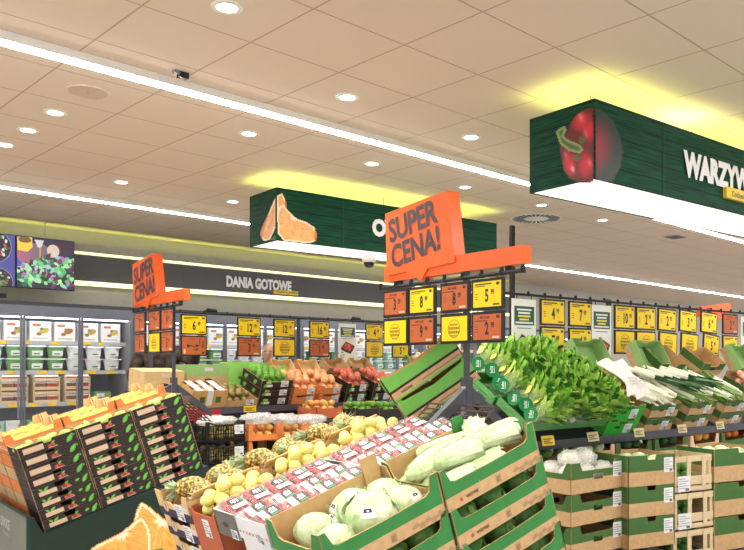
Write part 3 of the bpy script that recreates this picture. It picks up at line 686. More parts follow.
M_WHITEV = pm('white_stalk', (240, 242, 218), .45, .05, 10, stretch=(1, 14, 14)); M_GREENV = pm('leek_green', (138, 180, 96), .5, .3, 10, stretch=(1, 14, 14)); M_DGREENV = pm('leek_dark_green', (60, 104, 56), .5, .25, 10, stretch=(1, 14, 14))
M_MUSH = pm('cream_mushroom', (240, 226, 200), .7, .15, 14)
def leaf_mat(name, c, c2, vein, sc):
    m, nt, b = _new(name); tc = nt.nodes.new('ShaderNodeTexCoord'); nz = nt.nodes.new('ShaderNodeTexNoise'); nz.inputs['Scale'].default_value = 9; nz.inputs['Detail'].default_value = 5; nt.links.new(tc.outputs['Object'], nz.inputs['Vector'])
    vo = nt.nodes.new('ShaderNodeTexVoronoi'); vo.feature = 'DISTANCE_TO_EDGE'; vo.inputs['Scale'].default_value = sc
    mxv = nt.nodes.new('ShaderNodeMix'); mxv.data_type = 'VECTOR'; mxv.inputs['Factor'].default_value = .12; nt.links.new(tc.outputs['Object'], mxv.inputs[4]); nt.links.new(nz.outputs['Color'], mxv.inputs[5]); nt.links.new(mxv.outputs[1], vo.inputs['Vector'])
    cr = nt.nodes.new('ShaderNodeValToRGB'); cr.color_ramp.elements[0].position = .3; cr.color_ramp.elements[1].position = .7; cr.color_ramp.elements[0].color = rgb(c2); cr.color_ramp.elements[1].color = rgb(c); nt.links.new(nz.outputs['Fac'], cr.inputs['Fac'])
    r2 = nt.nodes.new('ShaderNodeValToRGB'); r2.color_ramp.elements[0].position = .0; r2.color_ramp.elements[1].position = .045; r2.color_ramp.elements[0].color = (1, 1, 1, 1); r2.color_ramp.elements[1].color = (0, 0, 0, 1); nt.links.new(vo.outputs['Distance'], r2.inputs['Fac'])
    mx = nt.nodes.new('ShaderNodeMix'); mx.data_type = 'RGBA'; mx.inputs[7].default_value = rgb(vein); nt.links.new(r2.outputs[0], mx.inputs['Factor']); nt.links.new(cr.outputs[0], mx.inputs[6]); nt.links.new(mx.outputs[2], b.inputs['Base Color'])
    bp = nt.nodes.new('ShaderNodeBump'); bp.inputs['Strength'].default_value = .9; bp.inputs['Distance'].default_value = .012; nt.links.new(nz.outputs['Fac'], bp.inputs['Height']); nt.links.new(bp.outputs[0], b.inputs['Normal'])
    b.inputs['Roughness'].default_value = .4; b.inputs['Coat Weight'].default_value = .35; MATS[name] = m
    return m
M_CAB = leaf_mat('cabbage_leaf_veined', (224, 236, 202), (182, 210, 142), (226, 238, 206), 14); M_NAPA = leaf_mat('napa_leaf_veined', (228, 238, 206), (178, 208, 134), (232, 240, 212), 16)
M_RED = pm('red_berry', (214, 58, 52), .35, .25, 30); M_PINK = pm('pink_potato', (232, 176, 150), .6, .15, 20)
FILM = film('clear_film', mix=.2); PFILM = film('punnet_film', (240, 238, 240), .2, .1); BAGF = film('cloudy_bag', (244, 244, 244), .5, .25); M_DISC = pm('dark_green_disc', (14, 128, 66), .4, .05); M_YST = pm('pale_yellow_sticker', (240, 226, 110), .5, .05)

# ================= open cardboard boxes =================
def wall_cells(mb, L, th, prof, cuts, mats, inn, P, holes=()):
    xs = [p[0] for p in prof]
    pts = list(prof)
    for hx0, hx1, _, _ in holes:
        for hx in (hx0, hx1):
            for i in range(len(pts) - 1):
                (a, za), (b, zb) = pts[i], pts[i + 1]
                if a < hx < b: pts.insert(i + 1, (hx, za + (zb - za) * (hx - a) / (b - a))); break
    for (a, ta), (b, tb) in zip(pts, pts[1:]):
        if b - a < 1e-6: continue
        hs = [h for h in holes if h[0] - 1e-6 <= a and b <= h[1] + 1e-6]
        zs = sorted(set([0.0] + [c for c in cuts] + [z for h in hs for z in h[2:]]))
        for z0, z1 in zip(zs, zs[1:]):
            if any(h[2] - 1e-6 <= z0 and z1 <= h[3] + 1e-6 for h in hs): continue
            if min(ta, tb) <= z0 + 1e-6: 
                if max(ta, tb) <= z0 + 1e-6: continue
            A, B = max(z0, min(z1, ta)), max(z0, min(z1, tb))
            k = next(i for i, c in enumerate(cuts) if z0 < c - 1e-6); m = mats[k]
            mb.hexa([P(a * L, 0, z0), P(b * L, 0, z0), P(b * L, th, z0), P(a * L, th, z0), P(a * L, 0, A), P(b * L, 0, B), P(b * L, th, B), P(a * L, th, A)], [inn, inn, m, inn, inn, inn])
def open_box(L, W, cuts, mats, inn, plong, pshort, holes=(), sholes=(), th=.006, pback=None, floor=True):
    mb = MB()
    wall_cells(mb, L, th, plong, cuts, mats, inn, lambda s, t, z: (s, t, z), holes)
    wall_cells(mb, L, th, pback or plong, cuts, mats, inn, lambda s, t, z: (L - s, W - t, z), holes if pback is None else ())
    wall_cells(mb, W, th, pshort, cuts, mats, inn, lambda s, t, z: (t, W - s, z), sholes)
    wall_cells(mb, W, th, pshort, cuts, mats, inn, lambda s, t, z: (L - t, s, z), sholes)
    if floor: mb.box(th, L - th, th, W - th, 0, .005, inn)
    return mb
def bars_print(mb, x, y, w, h, c, n=3):
    for k in range(n): mb.rect(x, y + h * k / n, x + w * (1 if k % 2 == 0 else .7), y + h * (k + .55) / n, c, .0006)
def front(y=-.0012): return Matrix(((1, 0, 0, 0), (0, 0, -1, y), (0, 1, 0, 0), (0, 0, 0, 1)))      # local xy drawn on a box's front
def leftside(W, x=-.0012): return Matrix(((0, 0, -1, x), (-1, 0, 0, W), (0, 1, 0, 0), (0, 0, 0, 1)))  # local xy drawn on a box's low end
def sticker(t, x, y, w=.075, h=.085, M=None):
    mb = MB().box(x, x + w, y, y + h, 0, .001); o = mb.build('label_sticker', STICK, t, M if M is not None else front())
    q = MB()
    for k in range(5): q.rect(x + .006, y + h * (.2 + .15 * k), x + w * (.9 if k % 2 else .6), y + h * (.2 + .15 * k) + .005, (150, 150, 160), .002)
    q.rect(x + w * .6, y + .006, x + w * .9, y + .026, (110, 110, 120), .0022); q.build('sticker_print', INK, o)
def cabbage_crate():
    t = thing('produce_crate', '', ''); h = .182
    pl = [(0, h), (.05, h), (.085, .125), (.12, .115), (.5, .112), (.86, .118), (.9, .13), (.93, h + .01), (1, h + .01)]; ps = [(0, h + .01), (.12, h), (.18, .12), (.25, .11), (.75, .11), (.82, .12), (.88, h), (1, h)]
    open_box(.595, .395, [.058, .25], [0, 1], 2, pl, ps, th=.007, pback=[(0, h), (1, h)]).build('tray', [KRAFT, GREEN, KIN], t, weld=True)
    q = MB(); text(q, 'WARZYWNIE', .15, .028, .02, (60, 44, 36), .02, .6, .0006); q.poly(blob(.085, .028, .009, .009, 10), (200, 84, 40), .0006); q.build('logo_print', INK, t, front()); q = MB()
    q.rect(.30, .012, .33, .046, (176, 142, 100), .0004); bars_print(q, .303, .016, .02, .024, (130, 98, 66), 3); q.build('stamp_print', INK, t, front()); q = MB()
    for k in range(16): q.poly(blob(.42 + .01 * k, .022 + .006 * math.sin(k), .013, .007 + .004 * math.sin(k * 1.9), 7, k), (178, 142, 98), .0003 + k * 2e-5)
    q.build('print', INK, t, front())
    return t
def cabbage_crate_flap(k):
    def b():
        t = cabbage_crate()
        if k: MB().box(.44, .51, .378, .386, .11, .235).build('flap', GREEN, t)
        else: MB().box(.49, .575, .376, .384, .11, .25).build('flap', KIN, t)
        return t
    return b
def leaf_print(q, x, y, l, w, a, c1=(84, 160, 60), c2=(120, 190, 80), z=.0008):
    q.poly(leaf_pts(x, y, l, w, a, 6), c1, z); q.poly(leaf_pts(x + l * .08 * math.cos(a), y + l * .08 * math.sin(a), l * .84, w * .45, a + .06, 5), c2, z + .0003)
def black_carton(var):
    def b():
        t = thing('tomato_carton', '', ''); h = .0735
        pl = [(0, h), (.42, h), (.44, h * .72), (.56, h * .72), (.58, h), (1, h)] if var == 0 else [(0, h), (.38, h), (.40, h * .55), (.56, h * .55), (.58, h), (1, h)]
        open_box(.395, .29, [h], [0], 1, pl, [(0, h), (1, h)], th=.005).build('tray', [BLK, KIN], t, weld=True)
        q = MB()
        q.rect(.03 if var == 0 else .04, .018 if var == 0 else .012, .165 if var == 0 else .16, .056 if var == 0 else .042, (206, 176, 150), .0006)
        for k in range(9): q.poly(blob(.195 + .012 * (k % 5) , .02 + .009 * (k // 5) + U(-.002, .002), .008, .007, 8), random.choice([(176, 56, 44), (150, 44, 38), (200, 90, 76)]), .0007 + k * 3e-5)
        q.rect(.19, .008, .255, .014, (170, 160, 150), .0007); leaf_print(q, .215, .036, .035, .014, .5)
        leaf_print(q, .315, .006, .078, .034, .8) if var == 0 else (leaf_print(q, .33, .004, .07, .03, .85), leaf_print(q, .285, .03, .035, .02, .3), leaf_print(q, .07, .044, .035, .016, 2.4), leaf_print(q, .075, .044, .045, .02, .5))
        leaf_print(q, .37, .04, .016, .012, 1.2)
        for k in range(7): q.rect(.28 + .015 * (k % 4), .012 + .02 * (k % 3), .283 + .015 * (k % 4), .015 + .02 * (k % 3), (120, 110, 100), .0006)
        q.build('print', INK, t, front())
        return t
    return b
def simple_box(L, W, H, outer, inner, nm='produce_box', notch=.0, band=None, st=None, hole=False, prints=None, corner=0, pb=None):
    def b():
        t = thing(nm, '', ''); c = H + corner
        pl = [(0, c), (.1, c), (.14, H - notch), (.86, H - notch), (.9, c), (1, c)] if notch or corner else [(0, H), (1, H)]
        holes = ((.42, .58, H * .45, H * .62),) if hole else ()
        cuts = [band[0], c + .05] if band else [c + .05]; mats = [2, 0] if band else [0]
        open_box(L, W, cuts, mats, 1, pl, pl, holes, pback=pb).build('tray', [outer, inner] + ([band[1]] if band else []), t, weld=True)
        if st: sticker(t, *st)
        if prints: q = MB(); prints(q); q.build('print', INK, t, front())
        return t
    return b
def band_crate(L, W, H, cuts, mats, plong, pshort, holes=(), st=None, nm='produce_crate'):
    def b():
        t = thing(nm, '', ''); open_box(L, W, cuts, list(range(len(mats) - 1)), len(mats) - 1, plong, pshort, holes, th=.007).build('tray', mats, t, weld=True)
        if st: sticker(t, *st)
        q = MB(); text(q, 'WARZYWNIE', L * .78, H * .72, .012, (176, 176, 110), .02, .6, .0006); q.build('print', INK, t, front())
        return t
    return b
# ================= fruit and vegetables =================
def fruit(nm, mat, r, stem=False, n=10, amp=.06, part='skin'):
    def b():
        if not stem: return MB().ell((0, 0, 0), r, n + 4, n - 2, amp=amp, fr=1.3, seed=len(nm)).build(nm, mat, smooth=True)
        t = thing(nm, '', ''); MB().ell((0, 0, 0), r, n + 4, n - 2, amp=amp, fr=1.3).build(part, mat, t, smooth=True); MB().tube([(0, 0, r[2] * .9), (.002, .001, r[2] * 1.2)], [.006, .002], 5).build('stem', M_STEM, t)
        return t
    return b
def lemon():
    mb = MB(); mb.ell((0, 0, 0), (.0355, .031, .031), 16, 10, amp=.03)
    mb.v = [(x + (.006 * (abs(x) / .0355) ** 6 if x > 0 else -.003 * (abs(x) / .0355) ** 6), y, z) for x, y, z in mb.v]
    return mb.build('lemon', M_LEMON, smooth=True)
def pineapple():
    t = thing('pineapple', '', '')
    m, nt, b = (MATS.get('pineapple_eyes'), None, None)
    if m is None:
        m, nt, b = _new('pineapple_eyes'); tc = nt.nodes.new('ShaderNodeTexCoord'); vo = nt.nodes.new('ShaderNodeTexVoronoi'); vo.inputs['Scale'].default_value = 62; nt.links.new(tc.outputs['Object'], vo.inputs['Vector'])
        cr = nt.nodes.new('ShaderNodeValToRGB'); cr.color_ramp.elements[0].position = .25; cr.color_ramp.elements[1].position = .62; cr.color_ramp.elements[0].color = rgb((240, 208, 110)); cr.color_ramp.elements[1].color = rgb((112, 98, 48))
        nt.links.new(vo.outputs['Distance'], cr.inputs['Fac']); nt.links.new(cr.outputs[0], b.inputs['Base Color']); bp = nt.nodes.new('ShaderNodeBump'); bp.invert = True; bp.inputs['Distance'].default_value = .006; nt.links.new(vo.outputs['Distance'], bp.inputs['Height']); nt.links.new(bp.outputs[0], b.inputs['Normal']); MATS['pineapple_eyes'] = m
    mb = MB().lathe([(0, -.085), (.035, -.08), (.05, -.06), (.058, -.02), (.058, .02), (.05, .055), (.035, .075), (0, .08)], 16, M=RY(rad(90)))
    mb.build('body', m, t, smooth=True)
    mb = MB()
    for k in range(26):
        a = k * 2.4; r = .022 * (1 - k / 34); ln = .06 + .045 * (k / 26); sp = .9 * (1 - k / 30); d = Vector((1, sp * math.cos(a), sp * math.sin(a))).normalized(); s = d.cross(Vector((.3, -math.sin(a), math.cos(a)))).normalized() * .010
        p = Vector((.068, r * math.cos(a), r * math.sin(a))); m_ = p + d * ln * .6; e = p + d * ln + Vector((.0, math.cos(a), math.sin(a))) * .012
        mb.add([p - s, p + s, m_ + s * .7, m_ - s * .7, e], [(0, 1, 2, 3), (3, 2, 4)])
    mb.build('crown', M_CROWN, t)
    return t
def cabbage(mat, st, nm='cabbage', r=.1):
    def b():
        t = thing(nm, '', '')
        MB().ell((0, 0, 0), (r, r, r * .88), 22, 14, amp=.09, fr=2.2, seed=3).build('head', mat, t, smooth=True)
        mb = MB()
        for k in range(6):   # loose outer leaves hugging the head, frilled at the rim
            M = RZ(k * 1.05 + .3 * (k % 2)) @ RY(rad(12 + 14 * (k % 2))); vs = []; fs = []
            for i in range(13):
                for j in range(9):
                    a = (i - 6) * .115 * (1 - .06 * max(0, j - 5)); e = -1.0 + j * .235; fr = max(0, j - 5) / 3 + max(0, abs(i - 6) - 4) / 2
                    q = r * (1.03 + .01 * k + .05 * fr * fr * (.6 + .5 * math.sin(i * 1.9 + j * 1.3 + k)) + .012 * math.cos(i * 1.05))
                    vs.append((q * math.cos(e) * math.cos(a), q * math.cos(e) * math.sin(a), q * .9 * math.sin(e)))
            for i in range(12):
                for j in range(8): fs.append((i * 9 + j, (i + 1) * 9 + j, (i + 1) * 9 + j + 1, i * 9 + j + 1))
            mb.add(vs, fs, 0, M)
        mb.build('outer_leaves', mat, t, smooth=True)
        if st:
            vs = []; fs = []
            for i in range(5):
                for j in range(4):
                    a = (i - 2) * .16; e = .55 + j * .14; q = r * 1.09; vs.append((q * math.cos(e) * math.cos(a), q * math.cos(e) * math.sin(a), q * .9 * math.sin(e)))
            for i in range(4):
                for j in range(3): fs.append((i * 4 + j, i * 4 + j + 4, i * 4 + j + 5, i * 4 + j + 1))
            MB().add(vs, fs, 0, RZ(-2.0)).build('label_sticker', STICK, t, smooth=True)
            q = MB(); P = lambda a, e: (r * 1.1 * math.cos(e) * math.cos(a), r * 1.1 * math.cos(e) * math.sin(a), r * 1.1 * .9 * math.sin(e))
            q.add([P(-.2, .75), P(.2, .75), P(.2, .9), P(-.2, .9)], [(0, 1, 2, 3)], 0, RZ(-2.0), (50, 40, 56)).build('sticker_print', INK, t)
        return t
    return b
def napa():
    t = thing('napa_cabbage', '', '')
    prof = [(0, -.13), (.03, -.128), (.042, -.09), (.056, -.02), (.062, .05), (.055, .1), (.03, .128), (0, .135)]
    MB().lathe(prof, 20, M=RY(rad(90)), wob=lambda a, z: 1 + .07 * math.sin(a * 5 + z * 16)).build('head', M_NAPA, t, smooth=True)
    mb = MB()
    def rad_at(x):
        for (r0, z0), (r1, z1) in zip(prof, prof[1:]):
            if z0 <= x <= z1: return r0 + (r1 - r0) * (x - z0) / (z1 - z0)
        return .02
    for k in range(6):
        M = RX(k * 1.05); vs = []; fs = []; x1 = (.125, .09, .11)[k % 3]
        for i in range(10):
            x = -.115 + (x1 + .115) * i / 9; fl = max(0, i - 6) / 3
            for j in range(7): a = (j - 3) * .2; q = rad_at(x) * 1.04 + .003 + .022 * fl * fl * (.7 + .5 * math.sin(j * 2.2 + k)) + .003 * math.cos(j * 2.1); vs.append((x, q * math.sin(a), q * math.cos(a)))
        for i in range(9):
            for j in range(6): fs.append((i * 7 + j, i * 7 + j + 7, i * 7 + j + 8, i * 7 + j + 1))
        mb.add(vs, fs, 0, M)
    mb.build('outer_leaves', M_NAPA, t, smooth=True)
    return t
def berry_pack():
    t = thing('tomato_punnet', '', '')
    tr = MB(); open_ = [(-.07, -.05), (.07, -.05), (.07, .05), (-.07, .05)]; n = 4
    tr.add([(x * .86, y * .86, 0) for x, y in open_] + [(x, y, .045) for x, y in open_], [(3, 2, 1, 0)] + [(i, (i + 1) % 4, 4 + (i + 1) % 4, 4 + i) for i in range(4)])
    tr.build('tray', FILM, t)
    for k in range(12):
        x = -.05 + .033 * (k % 4) + U(-.004, .004); y = -.033 + .033 * (k // 4)
        MB().ell((x, y, .03 + U(0, .008)), (.0165, .016, .0155), 10, 7).build('tomato', M_RED, t, smooth=True)
    fl = MB(); N = 6; vs = []; fs = []
    for i in range(N + 1):
        for j in range(N + 1): x = -.074 + .148 * i / N; y = -.054 + .108 * j / N; e = min(i, N - i, j, N - j); vs.append((x, y, .05 + (.008 if e > 0 else -.004) + U(-.002, .003)))
    for i in range(N):
        for j in range(N): a = i * (N + 1) + j; fs.append((a, a + N + 1, a + N + 2, a + 1))
    fl.add(vs, fs).build('film_lid', PFILM, t, smooth=True)
    MB().box(-.06, -.03, -.034, .034, .061, .0625).build('label', STICK, t)
    q = MB(); q.poly([(-.028, -.03), (.02, -.032), (.024, .03), (-.024, .032)], (40, 34, 36), .0636); q.rect(-.018, -.012, .012, -.004, (245, 245, 245), .0645); q.rect(-.018, .002, .004, .012, (245, 245, 245), .0645); q.rect(.006, .0, .012, .02, (245, 245, 245), .0645); q.rect(-.012, .016, .002, .022, (245, 245, 245), .0645); q.rect(-.022, -.028, .018, -.018, (60, 140, 70), .0643); q.build('label_print', INK, t)
    return t
def lettuce():
    t = thing('bagged_lettuce', '', '')
    mb = MB()
    for k in range(96):
        a = k * 2.4; f = k / 96; b0 = .02 + .02 * f
        base = Vector((.06 + .09 * f, b0 * math.cos(a), b0 * math.sin(a))); d = Vector((1.0, (.25 + .55 * (1 - f)) * math.cos(a), (.25 + .55 * (1 - f)) * math.sin(a))).normalized()
        up = Vector((0, math.cos(a), math.sin(a))); s = d.cross(up).normalized(); L = U(.075, .15); W = U(.016, .028); vs = []
        for i in range(4):
            u = i / 3; w_ = W * (.35 + 1.0 * math.sin(math.pi * min(.95, .15 + .75 * u))) * .8
            for j in (-1, 0, 1): p = base + d * L * u + up * (.03 * u * u + .012 * abs(j) * math.sin(i * 2 + k)) + s * w_ * j; vs.append(p + Vector((U(-.004, .004), 0, U(-.004, .004))))
        mb.add(vs, [(i * 3 + j, i * 3 + j + 1, i * 3 + j + 4, i * 3 + j + 3) for i in range(3) for j in range(2)], random.choice([0, 0, 1, 1, 2]))
    mb.build('foliage', [M_LEAF1, M_LEAF2, M_LEAF3], t, smooth=True)
    MB().tube([(-.0, 0, 0), (.05, 0, 0), (.09, 0, 0)], [.022, .032, .02], 8).build('stalk', M_WHITEV, t, smooth=True)
    MB().lathe([(.02, -.005), (.045, .02), (.066, .07), (.082, .13), (.092, .18)], 14, M=RY(rad(90)), wob=lambda a, z: 1 + .05 * math.sin(a * 4 + z * 50)).build('wrapper', FILM, t, smooth=True)
    return t
def disc_on(t, ax, r=.05):
    # round green label and a yellow sticker on the side of the wrapper
    c = Vector((.062, 0, 0)); n = Vector((-.35, ax[0], ax[1])).normalized(); a = n.orthogonal().normalized(); b = n.cross(a); p = c + n * .078
    M = Matrix(((a.x, b.x, n.x, p.x), (a.y, b.y, n.y, p.y), (a.z, b.z, n.z, p.z), (0, 0, 0, 1)))
    d = MB().lathe([(0, .002), (r, .002), (r, 0)], 18, M=M).build('label_disc', M_DISC, t)
    q = MB(); 
    for k in range(6): x = -.022 + .0085 * k; q.rect(x, -.011 + .002 * (k % 2), x + .0045, .008 + .006 * (k % 3 == 0), (240, 244, 240), .003)
    q.rect(-.024, -.02, .024, -.0165, (240, 244, 240), .003); q.build('disc_print', INK, d, M)
    n = Vector((-.1, ax[0] * .6 + ax[1] * .8, ax[1] * .6 - ax[0] * .8)).normalized(); a = n.orthogonal().normalized(); b = n.cross(a); p = Vector((.13, 0, 0)) + n * .094
    M = Matrix(((a.x, b.x, n.x, p.x), (a.y, b.y, n.y, p.y), (a.z, b.z, n.z, p.z), (0, 0, 0, 1))); MB().box(-.04, .04, -.024, .024, 0, .001, 0, M).build('yellow_sticker', M_YST, t)
def leek(mats, L=.45, r=.018, nm='leek'):
    def b():
        t = thing(nm, '', '')
        MB().tube([(0, 0, 0), (L * .25, .003, .004), (L * .5, 0, .006)], [r * 1.1, r, r], 8).build('shaft', mats[0], t, smooth=True)
        mb = MB()
        for k in range(4):
            a = k * 1.57; pts = [(L * .48, 0, .006), (L * .7, .02 * math.cos(a), .01 + .012 * math.sin(a)), (L, .05 * math.cos(a), .008 + .03 * math.sin(a))]
            for i in range(2):
                p, q = Vector(pts[i]), Vector(pts[i + 1]); w0, w1 = r * (1, .9, .4)[i], r * (1, .9, .35)[i + 1]; s = Vector((0, -math.sin(a), math.cos(a)))
                mb.add([p - s * w0, p + s * w0, q + s * w1, q - s * w1], [(0, 1, 2, 3)])
        mb.build('leaves', mats[1], t)
        MB().ell((-.006, 0, 0), (.012, r * 1.1, r * 1.1), 8, 6).build('root_end', M_WHITEV, t, smooth=True)
        return t
    return b
def fill(M, xs, ys, z, sp, key, build, label, cat, group, jit=.15, lay=1, dz=.05, ang=True, skip=0, lim=None):
    """Pack single fruits over a box's inside, layer on layer, each its own object."""
    n = 0
    for l in range(lay):
        off = .5 * (l % 2); yy = ys[0] + sp[1] / 2 + off * sp[1]; r = 0
        while yy < ys[1] - sp[1] * .4:
            xx = xs[0] + sp[0] / 2 + (.5 * sp[0] if (r + l) % 2 else 0)
            while xx < xs[1] - sp[0] * .4:
                if random.random() >= skip and (lim is None or n < lim):
                    Mi = M @ T(xx + U(-jit, jit) * sp[0] * .25, yy + U(-jit, jit) * sp[1] * .25, z + l * dz + U(-.002, .004))
                    if ang: Mi = Mi @ RZ(U(-3, 3)) @ RX(U(-.5, .5))
                    spawn(key, build, Mi, label, cat, group); n += 1
                xx += sp[0]
            yy += sp[1] * .9; r += 1
PL = lambda dx, dy, z, t: MD @ T(dx, dy, z) @ RY(-rad(t))     # display sloping up along Dx
PU_ = lambda dx, dy, z, t: MD @ T(dx, dy, z) @ RX(rad(t))      # display sloping up along Dy
C_ = T
# ================= centre island =================
IM = PL(2.126, 2.42, .885, 17)                                   # local x up the slope, z = 0 under the top crates
CRH = .168
cols = [(-.6, 'near'), (0.0, 'far')]
nmc = {'near': 'the column with wrapped cabbages', 'far': 'the column with long pale cabbages'}
spawn('cabcrate_flapa', cabbage_crate_flap(0), IM @ T(-.598, .0, -.0), 'green crate holding round wrapped cabbages, top of its column', 'crate')
spawn('cabcrate_flapb', cabbage_crate_flap(1), IM @ T(.004, 0, .004), 'green crate holding long pale cabbages, top of its column', 'crate')
for k in (1, 2, 3):
    spawn('cabcrate', cabbage_crate, IM @ T(.004 + .014 * k, 0, -CRH * k + .0), f'green crate of dark cabbages, {ORD[k]} in the long pale cabbage column', 'crate')
    if k < 3: spawn('cabcrate', cabbage_crate, IM @ T(-.598 + .012 * k, 0, -CRH * k), f'green crate, {ORD[k]} in the column under the round wrapped cabbages', 'crate')
for k, (x, y, z, s, a) in enumerate(((-.47, .12, .075, .82, .3), (-.27, .14, .098, 1.12, 1.2), (-.12, .12, .085, .9, 2.1), (-.25, .30, .09, 1.0, .2), (-.44, .30, .08, .9, 2.7), (-.08, .31, .085, .85, 4.))):
    lb = ['pale cabbage at the low end of the green crate', 'largest film-wrapped cabbage in the middle of the green crate', 'wrapped cabbage with a sticker beside the raised crate corner', 'wrapped cabbage behind the largest one in the green crate', 'cabbage at the back of the green crate beside the tomato punnets', 'cabbage in the upper back corner of the green crate'][k]
    spawn('cabst', cabbage(M_CAB, True, r=.092), IM @ T(x, y, z) @ RZ(a - 1.5) @ RX(.25) @ S3(s * 1.05, s * 1.05, s), lb, 'cabbage')
for k, (x, y, z, a) in enumerate(((.14, .09, .072, .3), (.34, .1, .072, .05), (.16, .21, .074, -.2), (.38, .22, .074, .2), (.14, .32, .072, .1), (.4, .325, .072, -.1), (.25, .15, .16, .35), (.47, .13, .165, -.3), (.48, .27, .165, .4), (.28, .28, .16, -.15), (.12, .22, .152, .2))):
    spawn('napa', napa, IM @ T(x, y, z) @ RZ(a + .5 * (k % 3 - 1)) @ S3(.98, .86, .84), 'long pale napa cabbage in the green crate, ' + ['low near corner', 'front middle', 'second row low end', 'second row upper end', 'back row low end beside the punnets', 'back row upper end', 'on top near the front', 'on top at the raised corner', 'on top near the rear corner', 'on top in the middle', 'on top at the low end'][k], 'cabbage')
for k in (1, 2, 3):
    for j, x in enumerate((.13, .32, .5)):
        spawn('cabd', cabbage(M_CABD, False, r=.078), IM @ T(x + .014 * k, .11, -CRH * k + .09) @ RZ(j + k) @ S3(.98, .98, .85), f'dark green cabbage in the crate {ORD[k]}, ' + ['low end', 'middle', 'upper end'][j] + ', under the pale cabbages', 'cabbage')
        if k < 3: spawn('cabd', cabbage(M_CABD, False, r=.078), IM @ T(x - .59 + .012 * k, .11, -CRH * k + .09) @ RZ(j * 2 + k) @ S3(.98, .98, .85), f'dark green cabbage in the crate {ORD[k]}, ' + ['low end', 'middle', 'upper end'][j] + ', under the wrapped cabbages', 'cabbage')
# tomato punnet trays
wb = simple_box(.58, .27, .10, WBOX, WBOX, 'fruit_tray', corner=.0, notch=.0)
def wprint(q):
    for x, y, c in ((.05, .07, (200, 60, 60)), (.12, .06, (90, 140, 60)), (.1, .03, (220, 130, 60)), (.3, .06, (200, 60, 60)), (.45, .05, (90, 140, 60))): q.poly(blob(x, y, .012, .007, 8, x * 20), c, .0006)
def white_tray():
    t = simple_box(.58, .27, .10, WBOX, WBOX, 'fruit_tray')()
    q = MB()
    for k in range(9): q.poly(blob(.02 + .029 * k, .035 + .03 * ((k * 3) % 3) / 2, .008, .006, 8, k), [(196, 60, 56), (90, 140, 70), (214, 150, 70)][k % 3], .0007)
    q.build('print', INK, t, leftside(.27)); sticker(t, .17, .0, .06, .05, leftside(.27))
    return t
def grey_tray():
    t = simple_box(.58, .21, .12, GBOX, WBOX, 'fruit_tray')(); q = MB(); q.poly(blob(.1, .06, .03, .013, 12), (26, 24, 24), .0007); q.build('hand_hole_print', INK, t, leftside(.21)); sticker(t, .14, .0, .06, .045, leftside(.21))
    return t
for i, (x0, nm) in enumerate(((-.6, 'lower'), (.01, 'upper'))):
    spawn('wtray', white_tray, IM @ T(x0, .41, .055), f'white printed tray with tomato punnets, {nm} of two beside the cabbages', 'tray')
    spawn('gtray', grey_tray, IM @ T(x0, .69, .035), f'grey tray with tomato punnets, {nm} of two beside the lemons', 'tray')
    for r, y in enumerate((.475, .59)):
        for c in range(4):
            spawn('punnet', berry_pack, IM @ T(x0 + .08 + .142 * c, y + .0, .125) @ RZ(U(-.06, .06)) @ RX(rad(20)) @ RY(rad(-6)), f'tomato punnet in the {nm} white tray, ' + ['first', 'second', 'third', 'last'][c] + (' up the cabbage side' if r == 0 else ' up the grey tray side'), 'punnet')
    for c in range(5): spawn('punnet', berry_pack, IM @ T(x0 + .06 + .114 * c, .795, .125) @ RX(rad(16)) @ RZ(rad(90) + U(-.05, .05)), f'tomato punnet in the {nm} grey tray, ' + ['first', 'second', 'third', 'fourth', 'last'][c] + ' up the slope beside the lemons', 'punnet')
for k in (1, 2): spawn('wtray', white_tray, IM @ T(-.6 + .01 * k, .41, .055 - .105 * k), f'white printed tray under the tomato punnets, {ORD[k]} of its pile', 'tray')
# lemons
tb = simple_box(.395, .28, .10, TERRA, TERRA, 'fruit_carton', notch=.03, corner=.02)
def terra(tall):
    def b():
        H = .26 if tall else .12
        t = simple_box(.395, .28, H, TERRA, TERRA, 'fruit_carton', notch=.02)(); sticker(t, .12, H - .13, .07, .09, leftside(.28)); q = MB(); bars_print(q, .1, .02, .1, .014, (150, 74, 40), 2); q.build('print', INK, t, leftside(.28))
        return t
    return b
for i, nm in enumerate(('lowest', 'middle', 'highest')):
    x0 = -.6 + .405 * i; nmx = f'{nm} of the three terracotta cartons'
    spawn('terra%d' % (i == 0), terra(i == 0), IM @ T(x0, .905, -.14 if i == 0 else 0.0), f'terracotta lemon carton, {nm} of three on the sloping island', 'carton')
    fill(IM @ T(x0, .905, 0), (.012, .385), (.012, .27), .098, (.079, .074), 'lemon', lemon, f'yellow lemon in the {nmx} on the island', 'lemon', f'lemons in the {nmx}', lay=2, dz=.052)
    fill(IM @ T(x0, .905, 0), (.08, .30), (.07, .21), .2, (.079, .074), 'lemon', lemon, f'yellow lemon in the {nmx} on the island', 'lemon', f'lemons in the {nmx}', lim=3)
